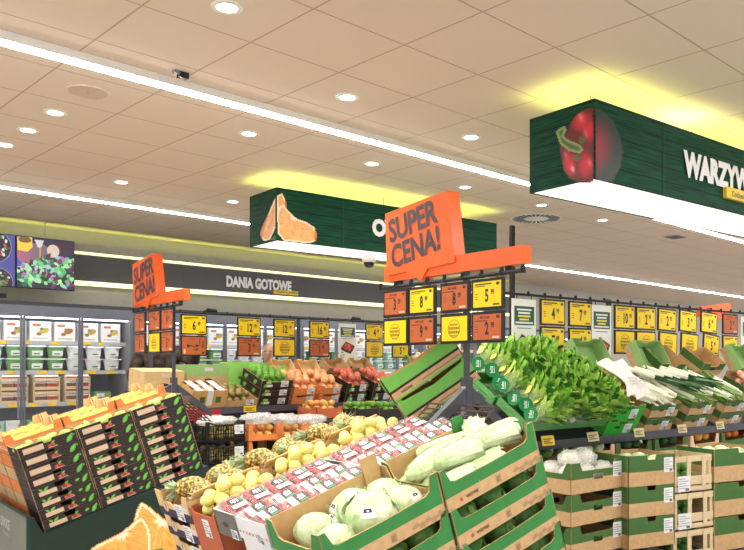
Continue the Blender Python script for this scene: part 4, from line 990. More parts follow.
# pineapples
def pine_box(low):
    def b():
        t = thing('pineapple_carton', '', ''); h = .115
        open_box(.395, .40, [.045, .3], [2, 0], 1, [(0, h), (.16, h), (.2, h - .03), (.8, h - .03), (.84, h), (1, h)], [(0, h + .02), (.14, h + .02), (.2, h - .035), (.42, h - .035), (.5, h - .05), (.58, h - .035), (.8, h - .035), (.86, h + .02), (1, h + .02)]).build('tray', [TAN, KIN, NAVY], t, weld=True)
        MB().hexa([(.02, -.004, h), (.36, -.004, h), (.36, 0, h), (.02, 0, h), (.03, -.045, h + .045), (.35, -.045, h + .045), (.35, -.041, h + .048), (.03, -.041, h + .048)]).build('flap', TAN, t)
        sticker(t, .23, .0, .09, .085, leftside(.40)); q = MB(); q.poly(blob(.1, .055, .038, .032, 18), (170, 150, 130), .0007); q.poly(blob(.1, .055, .03, .025, 18), (226, 196, 150), .0009); q.poly(blob(.1, .055, .012, .018, 10), (150, 130, 110), .0011); q.rect(.2, .05, .39, .08, (226, 216, 196), .0005); q.build('print', INK, t, leftside(.40))
        return t
    return b
for k in range(4): spawn('pinebox', pine_box(1), IM @ T(-.6 + .01 * k, 1.2, .025 - .118 * k), f'tan and navy pineapple carton, {["top", "second from the top", "third from the top", "bottom"][k]} of the pile at the low end', 'carton')
for i in (1, 2): spawn('pinebox', pine_box(1), IM @ T(-.6 + .405 * i, 1.2, .025), f'tan pineapple carton, {["", "middle", "highest"][i]} one up the slope', 'carton')
pn = [(.12, .1, 0, 2.0), (.14, .26, .0, 2.9), (.28, .09, 0, .2), (.3, .24, 0, .1)]
for i in range(3):
    for k, (x, y, z, a) in enumerate(((.13, .12, .125, 4.1), (.14, .29, .125, 2.4), (.3, .12, .125, 1.9), (.31, .28, .125, .3))):
        spawn('pineapple', pineapple, IM @ T(-.6 + .405 * i + x, 1.2 + y, z) @ RZ(a + .2 * i) @ S3(.9, .95, .95), f'small pineapple in the {["lowest", "middle", "highest"][i]} pineapple carton, ' + ['low side by the lemons', 'low side by the aisle', 'upper side by the lemons', 'upper side by the aisle'][k], 'pineapple')
# base of the island
def slope_block(mb, x0, x1, y0, y1, zt, zb, M, mi=0):
    """A block whose top follows the slope and whose sides drop plumb to the floor."""
    tp = [M @ Vector(p) for p in ((x0, y0, zt), (x1, y0, zt), (x1, y1, zt), (x0, y1, zt))]
    return mb.hexa([Vector((p.x, p.y, zb)) for p in tp] + tp, mi)
t = thing('island_base', 'dark green sloping base under the cabbage and lemon island', 'base')
slope_block(MB(), -.54, .66, .01, .39, -CRH * 3 - .01, .0, IM).build('step', BASEG, t)
slope_block(MB(), -.52, .62, .415, .885, -.165, 0, IM).build('step', BASED, t)
slope_block(MB(), -.55, .62, .905, 1.19, -.15, 0, IM).build('step', BASED, t)
slope_block(MB(), -.5, .62, 1.21, 1.6, -.475, 0, IM).build('step', BASED, t)
slope_block(MB(), -.19, .62, .906, 1.599, -.012, 0, IM).build('step', BASED, t)
slope_block(MB(), -.02, .62, .41, .9, -.01, 0, IM).build('step', BASED, t)
# tilted green crates on the ridge rack
for k in range(2):
    def gcr():
        t = thing('produce_crate', '', ''); h = .155
        pl = [(0, h), (.07, h), (.08, h - .012), (.5, h - .03), (.92, h - .012), (.93, h), (1, h)]
        open_box(.47, .36, [.012, .05, .064, .3], [1, 0, 3, 1], 2, pl, [(0, h), (1, h)], th=.007).build('tray', [KRAFT, pm('bright_crate_green', (116, 186, 84), .6, .1), KIN, BLK], t, weld=True)
        q = MB(); text(q, 'WARZYWNIE', .1, .03, .02, (60, 44, 36), .02, .6, .0006); q.rect(.2, .02, .45, .03, (170, 130, 90), .0005); q.build('print', INK, t, front())
        return t
    G0 = hit(412, 426, y=3.56); GM = MD @ T(G0.x, G0.y, G0.z) @ RZ(rad(-34)) @ RY(-rad(34)) @ S3(1.05, 1, 1.05)
    spawn('gcr', gcr, GM @ T(-.008 * k, 0, .158 * k), ['lower', 'upper'][k] + ' of two tilted bright green crates behind the rack post', 'crate')

# ================= island with black cartons =================
BM = PL(1.417, 5.82, .357, 17)
colnm = ['lowest', 'middle', 'highest']
for c in range(3):
    for k in range(8):
        v = 0 if k < 4 - (c == 2) * 2 - (c == 1) else 1
        spawn('blk%d' % v, black_carton(v), BM @ T(c * .402 + .004, 0, .076 * (7 - k)), f'black leaf-printed tomato carton, {ORD[k]} in the {colnm[c]} column', 'carton')
    for j in range(5):
        sp_ = leaf_pts(0, 0, .1, .05, 0)
        spawn('leafbit', lambda: MB().ell((0, 0, 0), (.055, .03, .022), 12, 8, amp=.25, fr=2).build('salad_pepper', pm('pale_pepper', (176, 206, 110), .4, .3, 8), smooth=True), BM @ T(c * .402 + .05 + .075 * j, .1 + .09 * (j % 2), .076 * 8 - .02) @ RZ(j * 1.3) @ RX(j), f'pale green pepper in the top black carton of the {colnm[c]} column, showing over the rim', 'pepper', f'peppers in the top black carton of the {colnm[c]} column')
def ocarton():
    t = thing('orange_carton', '', ''); h = .1
    open_box(.395, .3, [h + .06], [0], 1, [(0, h + .035), (.12, h + .035), (.16, h - .02), (.84, h - .02), (.88, h + .035), (1, h + .035)], [(0, h + .035), (.14, h + .035), (.2, h - .01), (.8, h - .01), (.86, h + .035), (1, h + .035)], th=.007).build('tray', [ORG, TAN], t, weld=True)
    q = MB(); bars_print(q, .06, .03, .25, .03, (250, 220, 190), 2); q.build('print', INK, t, leftside(.3)); q = MB(); bars_print(q, .06, .03, .25, .03, (250, 200, 150), 2); q.build('print', INK, t, front())
    return t
for r in range(2):
    for c in range(3):
        nm = f'{colnm[c]} orange carton in the row ' + ['just behind the black cartons', 'nearest the fridges'][r]
        o = BM @ T(c * .402 + .004, .31 + .315 * r, .54)
        spawn('ocarton', ocarton, o, nm, 'carton')
        fill(o, (.015, .385), (.012, .29), .052, (.074, .07), 'orangef', fruit('orange', M_LEMON2, (.035, .035, .034)), f'yellow-orange fruit in the {nm}', 'orange', f'fruits in the {nm}', lay=1, dz=.052)
for r in range(3):
    for k in range(5):
        spawn('ostack%d' % (k % 2), simple_box(.39, .3, .095, KRAFT if k % 2 else ORG, KIN, 'fruit_carton', st=None), BM @ T(.004, .31 + .315 * r, .035 + .1 * k), f'closed fruit carton, number {["one", "two", "three", "four", "five"][k]} up in the low-end pile ' + ['next to the black cartons', 'under the far orange row', 'at the fridge side'][r], 'carton')
for r in range(3):
    for k in range(5):
        pass
t = thing('island_base', 'dark green island base with an orange wedge picture under the black cartons', 'base', MD)
a = BM @ Vector((0, 0, 0)); 
z_e = .47
W0, W1 = 5.80, 7.1
pts = [(1.316, 0), (2.60, 0), (2.60, .357 + (2.60 - 1.417) * math.tan(rad(17)) + .0), (1.41, .345), (1.345, z_e), (1.316, z_e)]
XZ = Matrix(((1, 0, 0, 0), (0, 0, -1, 0), (0, 1, 0, 0), (0, 0, 0, 1)))
MB().prism(pts, -W0 - .012, -W0, 0, Matrix(((1, 0, 0, 0), (0, 0, -1, 0), (0, 1, 0, 0), (0, 0, 0, 1)))).build('side_board', BASED, t)
MB().prism([(p[0], p[1]) for p in pts], -W1, -W1 + .012, 0, XZ).build('side_board', BASED, t)
MB().box(1.306, 1.318, W0, W1, 0, z_e).build('end_board', BASEGREY, t)
MB().box(1.300, 1.322, W0 - .008, W0 + .006, 0, z_e + .004).box(1.298, 1.32, W0 - .008, W1, z_e, z_e + .012).build('trim', BASEG, t)
mb = MB(); L_ = 1.33 / math.cos(rad(17))
M2 = MD.inverted() @ BM
slope_block(MB(), -.02, 1.24, .0 - .005, 1.27, -.004, .0, M2).build('sloping_deck', BASEG, t)
slope_block(MB(), .40, 1.22, .31, 1.27, .536, .0, M2).build('inner_step', BASED, t)
q = MB()
B1_ = [(141, 501.5), (146, 504), (158, 514), (168, 522), (176, 531), (182, 545), (184, 560), (132, 560), (133, 523), (136, 510)]
B2_ = [(90, 550), (95, 545), (110, 538), (121, 532), (130, 525), (136, 518.5), (143, 517), (149, 526), (152, 540), (151, 556), (149, 565), (88, 565)]
def base_pic(poly, core):
    def f(u, v):
        if not inside(u, v, poly): return None
        e = edge_dist(u, v, poly); a_ = math.atan2(v - core[1], u - core[0]); r = math.hypot(u - core[0], v - core[1])
        if e < 1: return (236, 160, 74)
        if e < 3.6: return (250, 232, 196)
        if r < 8 + 3 * math.sin(a_ * 7): return mixc((254, 240, 214), (248, 196, 110), (r - 5) / 4)
        k = .5 + .6 * noise.noise(Vector((a_ * 12, r * .1, 0))) + .35 * noise.noise(Vector((u * .5, v * .5, 3)))
        return mixc((236, 148, 58), (254, 202, 112), k)
    return f
g1, g2 = base_pic(B1_, (162, 520)), base_pic(B2_, (121, 533))
picture(q, (0, 0, 0), (88, 500, 186, 566), 1.3, lambda u, v: g2(u, v) or g1(u, v), y=W0, lift=.004)
face_poly(q, [(152, 560), (155, 549), (162, 548), (166, 556), (164, 562)], (0, 0, 0), y=W0, col=(80, 140, 60), lift=.008)
q.build('orange_wedge_picture', INK, t)
q = MB(); e0 = hit(9, 531, x=1.3); M_ = Matrix(((0, 0, -1, 1.3045), (-1, 0, 0, e0.y), (0, 1, 0, e0.z), (0, 0, 0, 1)))
fit_text(q, 'OWOCE', (-.30, 0), (.0, 0), .075, (196, 200, 196), .03, .0006); fit_text(q, 'Wygodnie', (-.22, 0), (-.02, 0), .03, (170, 174, 170), .02, .0006)
for p in q.v: pass
n_ = len(text_geo('OWOCE', 1, .03, 1)[0]); q.v = [(x, y if i < n_ else y - .055, z) for i, (x, y, z) in enumerate(q.v)]
q.poly([(-.115, .14), (-.10, .16), (-.108, .2), (-.122, .17)], (186, 190, 186), .0006)
q.build('lettering', INK, t, M_)

# ================= right shelf: stacked crates below =================
RX0, RY0 = 4.195, 3.49
gl = [(0, .215), (.02, .215), (.16, .215), (.2, .165), (.22, .155), (.78, .155), (.8, .165), (.84, .215), (1, .215)]; gs = [(0, .215), (.1, .215), (.2, .14), (.8, .14), (.9, .215), (1, .215)]
cr1 = band_crate(.59, .395, .215, [.1, .3], [KRAFT, OLIVE, KIN], gl, gs, ((.42, .6, .085, .125),), (.47, .085, .1, .11))
cr2 = band_crate(.455, .395, .225, [.105, .3], [KRAFT, OLIVE, KIN], [(0, .225), (.4, .225), (.42, .19), (.58, .19), (.6, .225), (1, .225)], [(0, .225), (1, .225)], (), (.345, .09, .09, .11))
for k in range(3): spawn('cr1', cr1, MD @ T(RX0, RY0, .61 - .222 * k), f'wide-notched olive crate, {["top", "second from the top", "third from the top"][k]} of the stack beside the island', 'crate')
Y2, Y3, Y4 = 3.42, 3.33, 3.24
x2 = hit(627, 480, y=Y2).x; x3 = hit(675, 480, y=Y3).x; x4 = hit(714, 480, y=Y4).x
for k in range(3): spawn('cr2', cr2, MD @ T(x2 + .012, Y2, hit(640, 485.5, y=Y2).z - .228 * k) @ RZ(rad(-13)), f'small-notched olive crate, {["top", "second from the top", "third from the top"][k]} of the stack beside the wooden crates', 'crate')
cr3 = band_crate(.5, .395, .26, [.125, .4], [KRAFT, OLIVE, KIN], [(0, .26), (.55, .26), (.57, .22), (.72, .22), (.74, .26), (1, .26)], [(0, .26), (1, .26)], (), (.36, .11, .09, .12))
for k in range(3): spawn('cr3', cr3, MD @ T(x4 + .004, Y4, hit(725, 481, y=Y4).z - .27 * k) @ RZ(rad(-11)), f'tall olive and brown crate, {["top", "second from the top", "third from the top"][k]} of the stack past the wooden crates', 'crate')
def wood_crate():
    t = thing('wooden_crate', '', ''); L, W, H = .40, .36, .27
    for x in (0, L - .03):
        for y in (0, W - .03): MB().box(x, x + .03, y, y + .03, 0, H).build('corner_post', WOODC, t)
    for z0, z1 in ((.0, .035), (.05, .115), (.225, .27)):
        MB().box(0, L, -.006, 0, z0, z1).build('front_slat', WOODC, t); MB().box(0, L, W, W + .006, z0, z1).build('rear_slat', WOODC, t)
        for x in (-.006, L): MB().box(x, x + .006, 0, W, z0, z1).build('side_slat', WOODC, t)
    for x in (.13, .29): MB().box(x, x + .04, -.012, -.006, .02, .27).build('upright', WOODC, t)
    MB().box(.01, L - .01, .01, W - .01, .0, .012).build('bottom_board', WOODC, t); sticker(t, .03, .0, .13, .12, front(-.0135))
    return t
for k in range(3):
    z = hit(690, 490, y=Y3).z - .285 * k
    M = MD @ T(x3 + .008 * (k % 2), Y3 + .012, z) @ RZ(rad(-13)); spawn('woodcr', wood_crate, M @ RZ(.02 * (1 - k)), f'pale wooden slat crate, {["top", "second from the top", "third from the top"][k]} of its stack', 'crate')
    fill(M, (.03, .39), (.04, .32), .09, (.125, .12), 'celery', cabbage(M_CABD, False, 'lettuce_head', .055), f'green lettuce head in the wooden crate {["at the top", "in the middle", "at the bottom"][k]} of the stack', 'lettuce', f'lettuce heads in the wooden crate {["at the top", "in the middle", "at the bottom"][k]}', lay=2, dz=.09)
# contents: white bagged cauliflower in the first stack
def bagged(nm, core, r):
    def b():
        t = thing(nm, '', ''); MB().ell((0, 0, 0), r, 16, 10, amp=.14, fr=3).build('head', core, t, smooth=True)
        mb = MB(); mb.ell((0, 0, .01), (r[0] * 1.18, r[1] * 1.18, r[2] * 1.15), 18, 12, amp=.3, fr=3.4, seed=5).build('bag', BAGF, t, smooth=True)
        return t
    return b
for k, (x, y, z) in enumerate(((.1, .1, .11), (.28, .11, .11), (.47, .1, .11), (.12, .28, .12), (.31, .28, .12), (.48, .28, .12), (.2, .18, .2), (.38, .19, .205))):
    spawn('cauli', bagged('bagged_cauliflower', M_WHITEV, (.075, .072, .065)), MD @ T(RX0 + x, RY0 + y, .61 + z) @ RZ(k) , 'white vegetable in a cloudy bag, ' + ['front low end', 'front middle', 'front by the sticker', 'back low end', 'back middle', 'back by the next stack', 'heaped on top', 'heaped on top beside the other'][k] + ' of the notched crate', 'vegetable')
for k in range(2):
    for j in range(3): spawn('cabd2', cabbage(M_CABD, False, 'dark_vegetable', .06), MD @ T(RX0 + .14 + .15 * j, RY0 + .1, .61 - .222 * (k + 1) + .075), f'dark vegetable inside the {["second", "third"][k]} crate down, ' + ['low end', 'middle', 'sticker end'][j], 'vegetable')
zc = hit(650, 485, y=Y2).z
for k in range(6): spawn('ice', cabbage(M_CAB, False, 'cabbage', .07), MD @ T(x2, Y2, zc + .16) @ RZ(rad(-13)) @ T(.09 + .137 * (k % 3), .1 + .18 * (k // 3), 0) @ RZ(k) , 'pale cabbage in the small-notch crate, ' + ['front low end', 'front middle', 'front far end', 'back low end', 'back middle', 'back far end'][k], 'cabbage')
zc = hit(730, 480, y=Y4).z
for k in range(6): spawn('cucb', cabbage(M_NAPA, False, 'chinese_cabbage', .07), MD @ T(x4, Y4, zc + .19) @ RZ(rad(-11)) @ T(.1 + .15 * (k % 3), .11 + .17 * (k // 3), 0) @ RZ(k), 'pale cabbage in the tall crate past the wooden ones, ' + ['front low end', 'front middle', 'front far end', 'back low end', 'back middle', 'back far end'][k], 'cabbage')
# second row behind
back = [(4.3, OLIVE, M_CABD, 'green pepper in the crate behind the cauliflowers'), (4.78, PINKC, M_CAB, ''), (5.3, OLIVE, M_DGREENV, 'x'), (5.85, OLIVE, M_DGREENV, 'x'), (6.4, PINKC, M_APPLE, 'x'), (6.95, OLIVE, M_APPLE, 'x'), (7.5, OLIVE, M_APPLE, 'x')]
nmb = ['leafy heads', 'round cabbages', 'dark bagged cucumbers', 'bagged cucumbers', 'red-orange carrots', 'orange squashes', 'mixed peppers']
mats_b = [M_CABD, M_CAB, M_DGREENV, M_DGREENV, M_LEMON2, pm('squash_skin', (236, 130, 60), .5), M_RED]
for k, (x, om, vm, _) in enumerate(back):
    H = .2; z = .63
    spawn('backcr%d' % k, simple_box(.5, .38, H, om, KIN, 'produce_crate', notch=.05, corner=.03, band=(.09, KRAFT) if om is OLIVE else None), MD @ T(x, RY0 + .44, z), f'back-row crate of {nmb[k]} under the shelf edge', 'crate')
    fill(MD @ T(x, RY0 + .44, z), (.03, .47), (.03, .35), .2, (.14, .12), 'backv%d' % k, fruit(['leafy_head', 'cabbage', 'cucumber', 'cucumber', 'carrot', 'squash', 'pepper'][k], mats_b[k], (.056, .046, .043), amp=.2), f'one of the {nmb[k]} in the back-row crate under the shelf edge', 'vegetable', f'{nmb[k]} in the back row')
for k, (x, om, vm, _) in enumerate(back): tag(MB().box(x + .02, x + .48, RY0 + .48, RY0 + .8, .055, .628).build('crate_riser', BPLAST, None, MD), 'black riser block under the back-row crate of ' + nmb[k], 'riser')
t = thing('shelf_plinth', 'dark low plinth under the stacked vegetable crates', 'plinth', MD)
MB().hexa([(RX0 - .02, RY0 - .03, 0), (9, 2.95, 0), (9, RY0 + .85, 0), (RX0 - .02, RY0 + .85, 0), (RX0 - .02, RY0 - .03, .05), (9, 2.95, .05), (9, RY0 + .85, .05), (RX0 - .02, RY0 + .85, .05)]).build('body', M_DGREY, t)
# ---- upper shelf with its label strip
SHY, SHZ = 3.95, 1.03
t = thing('produce_shelf', 'long sloping produce shelf with a dark label strip above the stacked crates', 'shelf', MD)
zf = hit(640, 434, y=SHY).z
zf = (hit(560, 445, y=SHY).z + hit(740, 426, y=SHY).z) / 2
sx0 = hit(528, 446, y=SHY).x
MB().box(sx0, 9.2, SHY - .012, SHY + .012, zf - .03, zf + .035).build('label_strip', pm('strip_black', (40, 44, 56), .25, .1, spec=.6), t)
slope_block(MB(), 0, 9.2 - sx0, .01, .72, .0, zf - .03, T(sx0, SHY, zf) @ RX(rad(27))).build('deck', M_DGREY, t)
MB().box(sx0, 9.2, SHY + .66, SHY + .69, .08, 2.1).build('back_panel', pm('back_panel_grey', (150, 150, 146), .6, .05), t) if 0 else None
for x in (sx0 + .02, sx0 + 1.6, sx0 + 3.3): MB().box(x, x + .04, SHY + .70, SHY + .73, 0, 2.13).build('upright', M_DGREY, t)
b_ = hit(516, 225, y=RY_); MB().box(b_.x - .02, b_.x + .02, RY_ + .03, RY_ + .06, 0, b_.z).build('tall_post', M_BLACK, t)
for u in (612.5, 713): x = rx(u); MB().box(x - .025, x + .025, RY_ + .03, RY_ + .06, 0, 2.14).build('upright', M_DGREY, t)
for k, u in enumerate((549, 594, 640, 683, 721)):
    p = hit(u, 441 - .09 * (u - 549), y=SHY - .02)
    tg = thing('shelf_label', ['yellow-printed shelf label below the salads', 'pale shelf label below the lime green boxes', 'white shelf label below the onion boxes', 'white shelf label below the leek boxes', 'pale shelf label at the pink potatoes'][k], 'label', MD @ T(p.x, SHY - .016, p.z - .035) @ RX(rad(-12)))
    MB().box(-.07, .07, -.004, 0, 0, .075).build('card', pm('label_straw', (222, 206, 150), .5) if k != 0 else M_CY, tg); q = MB(); bars_print(q, -.055, .015, .1, .045, (90, 80, 60), 3); q.build('print', INK, tg, front(-.0052))
SM = MD @ T(0, SHY, zf) @ RX(rad(27))
def sx(u, v=432): return hit(u, v, y=SHY).x
fs = [(sx(606), .0), (sx(645), 0), (sx(684), 0), (sx(719.5), 0), (sx(757), 0)]
def shelf_box(L, W, H, outer, band, pr, tall_back=.0, green=False):
    def b():
        t = thing('produce_box', '', '')
        pl = [(0, H), (.12, H), (.14, H - .014), (.3, H - .014), (.32, H), (.62, H), (.64, H - .014), (.8, H - .014), (.82, H), (1, H)]; pb = [(0, H + tall_back), (1, H + tall_back)]
        open_box(L, W, [band, .5] if band else [.5], [2, 0] if band else [0], 1, pl, [(0, H), (1, H + tall_back)] if 0 else [(0, H), (1, H)], (), pback=pb).build('tray', [outer, KIN] + ([KRAFT] if band else []), t, weld=True)
        sticker(t, L * .58, .012, .1, .085)
        q = MB(); q.poly(blob(L * .36, H * .52, .04, .013, 10), (30, 34, 26), .0006)
        if green:
            for k in range(3): q.poly(blob(L * .42 + .035 * k, H * .8, .013, .017, 8), (24, 44, 24), .0006)
        q.build('print', INK, t, front())
        return t
    return b
B1 = shelf_box(.43, .5, .135, LIME_G, None, 0, green=True)
B2 = shelf_box(.43, .5, .135, OLIVE, .07, 0, .06); B2L = shelf_box(.43, .5, .135, OLIVE, .07, 0, 0)
names_u = ['lime green box of onions under white paper', 'olive box of pale celery stalks', 'olive box of leeks', 'olive box of thick leeks and spring onions', 'olive box of pink potatoes']
for k, (x, _) in enumerate(fs):
    for l in (0, 1):
        spawn('B1' if k == 0 else 'B2%d' % l, B1 if k == 0 else (B2 if l else B2L), SM @ T(x, .045, .012 + .14 * l), names_u[k] if l else 'box below the ' + names_u[k], 'box')
o = SM @ T(fs[0][0], .02, .155)
fill(o, (-.05, .43), (.12, .56), .14, (.1, .1), 'onion', fruit('onion', M_ONION, (.043, .043, .041), True, part='bulb'), 'brown onion heaped on the lime green box beside the salads', 'onion', 'onions on the lime green box', lay=2, dz=.075)
def sheet():
    vs = []; fs_ = []
    for i in range(9):
        for j in range(7): vs.append((i * .04, j * .07, .03 * math.sin(i * 1.1 + j * .8) + U(-.008, .008) + (-.05 * max(0, (1 - j)) )))
    for i in range(8):
        for j in range(6): fs_.append((i * 7 + j, i * 7 + j + 7, i * 7 + j + 8, i * 7 + j + 1))
    t = thing('paper_bag', '', ''); MB().add(vs, fs_).build('sheet', pm('thin_white_paper', (244, 240, 234), .7, .06, 30, .2), t, smooth=True)
    MB().add([(x, y, z - .006) for x, y, z in vs], fs_).build('lining', pm('thin_white_paper', (244, 240, 234)), t, smooth=True)
    q = MB(); bars_print(q, .05, .05, .2, .1, (190, 180, 186), 5); q.build('print', INK, t, T(0, 0, .045)); return t
spawn('sheet', sheet, o @ T(.12, .02, .26) @ RX(rad(12)), 'crumpled white paper bag lying over the onions', 'paper bag')
def stalks(k, x, mats, n, L, r, nm, lab, grp, spread=.3):
    for i in range(n):
        xx = .05 + .34 * ((i * .618) % 1); z = .11 + .035 * (i // 7)
        a = rad(90) + U(-spread, spread) + .35
        spawn(('stalk', k), leek(mats, L, r, nm), SM @ T(x + xx, .06 + .04 * (i % 3), .155 + z) @ RZ(a + rad(180 if i % 3 == 0 else 0)) @ (T(-L * .95, 0, 0) if i % 3 == 0 else I4) @ RX(U(0, 6)) , lab, nm.replace('_', ' '), grp)
stalks(1, fs[1][0], (M_WHITEV, M_WHITEV), 18, .5, .02, 'celery_stalk', 'pale celery stalk in the olive box beside the onions', 'celery stalks beside the onions')
stalks(2, fs[2][0], (M_WHITEV, M_GREENV), 18, .5, .02, 'leek', 'white and green leek lying up the middle olive box', 'leeks in the middle olive box')
stalks(3, fs[3][0], (M_WHITEV, M_GREENV), 16, .52, .022, 'spring_onion', 'thick white spring onion in the olive box next to the pink potatoes', 'spring onions next to the pink potatoes')
for i in range(8): spawn('dleek', leek((M_WHITEV, M_DGREENV), .52, .02, 'leek'), SM @ T(fs[1][0] + .1 + .09 * i, .5 - .03 * (i % 3), .40 + .01 * (i % 2)) @ RZ(rad(-52) + U(-.25, .25)) @ RX(i), 'long dark-tipped leek sprawled across the olive boxes', 'leek', 'leeks sprawled across the boxes')
fill(SM @ T(fs[4][0], .02, .155), (.0, .42), (.02, .48), .13, (.094, .088), 'pinkp', fruit('potato', M_PINK, (.042, .035, .033), amp=.15), 'pink potato in the last olive box by the picture edge', 'potato', 'pink potatoes in the last box', lay=2, dz=.07)
# upright boxes at the top of the shelf
def tipbox(L, W, H, outer, inner):
    def b():
        t = thing('empty_box', '', ''); open_box(L, W, [.06, .5], [2, 0], 1, [(0, H), (.3, H), (.34, H * .7), (.66, H * .7), (.7, H), (1, H)], [(0, H), (1, H)]).build('tray', [outer, inner, KRAFT], t, weld=True)
        q = MB(); q.poly(blob(L / 2, H * .5, .05, .016, 10), (34, 30, 26), .0006); q.build('hand_hole_print', INK, t, front()); return t
    return b
SB = MD @ T(0, SHY, zf) @ RX(rad(27))
for k, (u, om, tl, nm) in enumerate(((560, LEAFG, 60, 'pale green empty box lying tilted at the top of the shelf beside the salads'), (622, LEAFG, 62, 'pale green empty box above the onions'), (640, OLIVE, 40, 'olive empty box standing behind the celery'), (684, OLIVE, 35, 'open brown and olive box standing behind the leeks'), (718, LEAFG, 62, 'pale green empty box above the pink potatoes'), (748, OLIVE, 40, 'olive empty box at the far end of the shelf'))):
    x = hit(u, 365, y=SHY + .5).x
    spawn('tip%d' % (om is OLIVE), tipbox(.42, .3, .14, om, KIN if om is OLIVE else LEAFG), SB @ T(x, .54, .30) @ RX(rad(tl - 27)), nm, 'box')
# ================= salads =================
SAL = MD @ T(4.20, 3.95, 1.02) @ RX(rad(33))
def sal_tray():
    t = thing('salad_tray', '', ''); h = .07
    open_box(.95, .36, [h + .05], [0], 0, [(0, h), (1, h)], [(0, h + .02), (.06, h), (.94, h), (1, h + .02)], th=.01).build('tray', [pm('tray_green', (96, 156, 92), .5, .1)], t, weld=True)
    MB().box(-.008, 0, .02, .34, .01, .022).box(-.008, 0, .02, .34, .04, .052).build('rib', pm('tray_green', (96, 156, 92)), t); return t
for k in range(2): spawn('saltray', sal_tray, SAL @ T(.0, -.02 + .38 * k, .01 - .03 * k), ['lower', 'upper'][k] + ' green salad tray at the end of the sloping shelf', 'tray')
n = 0
spots = []
for j in range(7): spots.append((.08 + U(-.03, .03), .0 + .118 * j + U(-.02, .02), .13 + .03 * (j % 2), True))
for j in range(7): spots.append((.30, .02 + .115 * j, .17 if j else .11, False))
for j in range(7): spots.append((.50, .0 + .115 * j, .18 if j else .1, False))
for j in range(7): spots.append((.70, .02 + .115 * j, .17 if j else .1, False))
for j in range(5): spots.append((.88, .05 + .115 * j, .15, False))
for k, (x, y, z, d) in enumerate(spots):
    M = SAL @ T(x, y, z + U(-.015, .02)) @ RZ(rad(-18) + U(-.25, .25)) @ RY(rad(-50 if d else -62) + U(-.15, .15)) @ RX(0 if d else U(0, 6)) @ S3(1.12, 1.12, 1.12) @ T(-.06, 0, 0)
    if d:
        def bd(): t_ = lettuce(); disc_on(t_, (-.55, .83)); return t_
        if k % 2 == 0: spawn('lettuce_d', bd, M, 'bagged lettuce with a round green label at the tray end, ' + ['lowest by the label strip', '', 'third up', '', 'fifth up', '', 'highest by the poster'][j if 0 else k], 'lettuce')
        else: spawn('lettuce_d', bd, M, 'bagged lettuce with a round green label at the tray end, ' + ['', 'second up', '', 'fourth up', '', 'sixth up', ''][k], 'lettuce')
    else: spawn('lettuce%d' % (k % 3), lettuce, M, 'leafy light green lettuce in the heap between the labelled bags and the onions', 'lettuce', 'lettuces heaped behind the labelled bags')
# ================= far row before the fridges (store axes) =================
QY, QZ = 7.6, 1.03
def qx(u, y=QY): return hit(u, 400, y=y, disp=False).x
FM = T(0, QY, QZ) @ RX(rad(20))
t = thing('produce_shelf', 'far sloping fruit shelf with a dark label strip, before the fridges', 'shelf')
xa, xb = qx(176), qx(446)
MB().box(xa, xb, QY - .015, QY + .01, QZ - .05, QZ + .02).build('label_strip', pm('strip_steel', (96, 98, 108), .25, .1, metal=.4), t)
slope_block(MB(), 0, xb - xa, .01, .62, -.0, QZ - .06, T(xa, QY, QZ) @ RX(rad(20))).build('deck', M_DGREY, t)
for x in (xa + .05, (xa + xb) / 2, xb - .05): MB().box(x - .02, x + .02, FRY + .02, FRY + .05, 0, RZR + .02).build('upright', M_DGREY, t)
MB().box(xa, xb, QY + .1, FRY + .01, .02, QZ - .07).build('plinth', M_DGREY, t)
for k, (u, c) in enumerate(((190, 'orange'), (249, 'yellow'), (307, 'yellow'), (347, 'pink'), (369, 'yellow'), (398, 'pink'))):
    tg = thing('shelf_label', c + ' price strip on the far shelf edge below the ' + ['avocado carton', 'limes', 'grapefruits', 'first pomegranates', 'second pomegranates', 'mushrooms'][k], 'label', T(qx(u), QY - .017, QZ - .045))
    MB().box(-.08, .08, -.004, 0, 0, .07).build('card', {'orange': pm('salmon_card', (230, 130, 110)), 'yellow': M_CY, 'pink': pm('rose_card', (226, 150, 140))}[c], tg); q = MB(); bars_print(q, -.06, .015, .12, .04, (80, 70, 50), 3); q.build('print', INK, tg, front(-.0052))
# avocado carton
def avo():
    t = thing('produce_carton', '', ''); open_box(.42, .3, [.5], [0], 1, [(0, .2), (1, .2)], [(0, .2), (1, .2)]).build('tray', [pm('ochre_card', (214, 172, 104), .75, .1), KIN], t, weld=True)
    for k in range(3): MB().box(.04 + .13 * k, .11 + .13 * k, -.003, .29, .201, .206).build('paper_strip', M_PAPER, t)
    MB().box(.17, .24, -.004, -.001, .03, .2).build('paper_strip', M_PAPER, t); MB().box(.09, .15, -.003, -.001, .06, .13).build('green_label', OLIVE, t); MB().box(.28, .34, -.003, -.001, .06, .13).build('green_label', OLIVE, t)
    return t
M = FM @ T(qx(191), .02, .01); spawn('avo', avo, M, 'ochre carton with white paper strips at the end of the far shelf', 'carton')
fill(M, (.02, .4), (.02, .28), .165, (.09, .085), 'avof', fruit('ginger_root', pm('ginger_skin', (222, 186, 130), .7, .15), (.045, .033, .03), amp=.3), 'tan root in the ochre carton with paper strips', 'root', 'roots in the ochre carton')
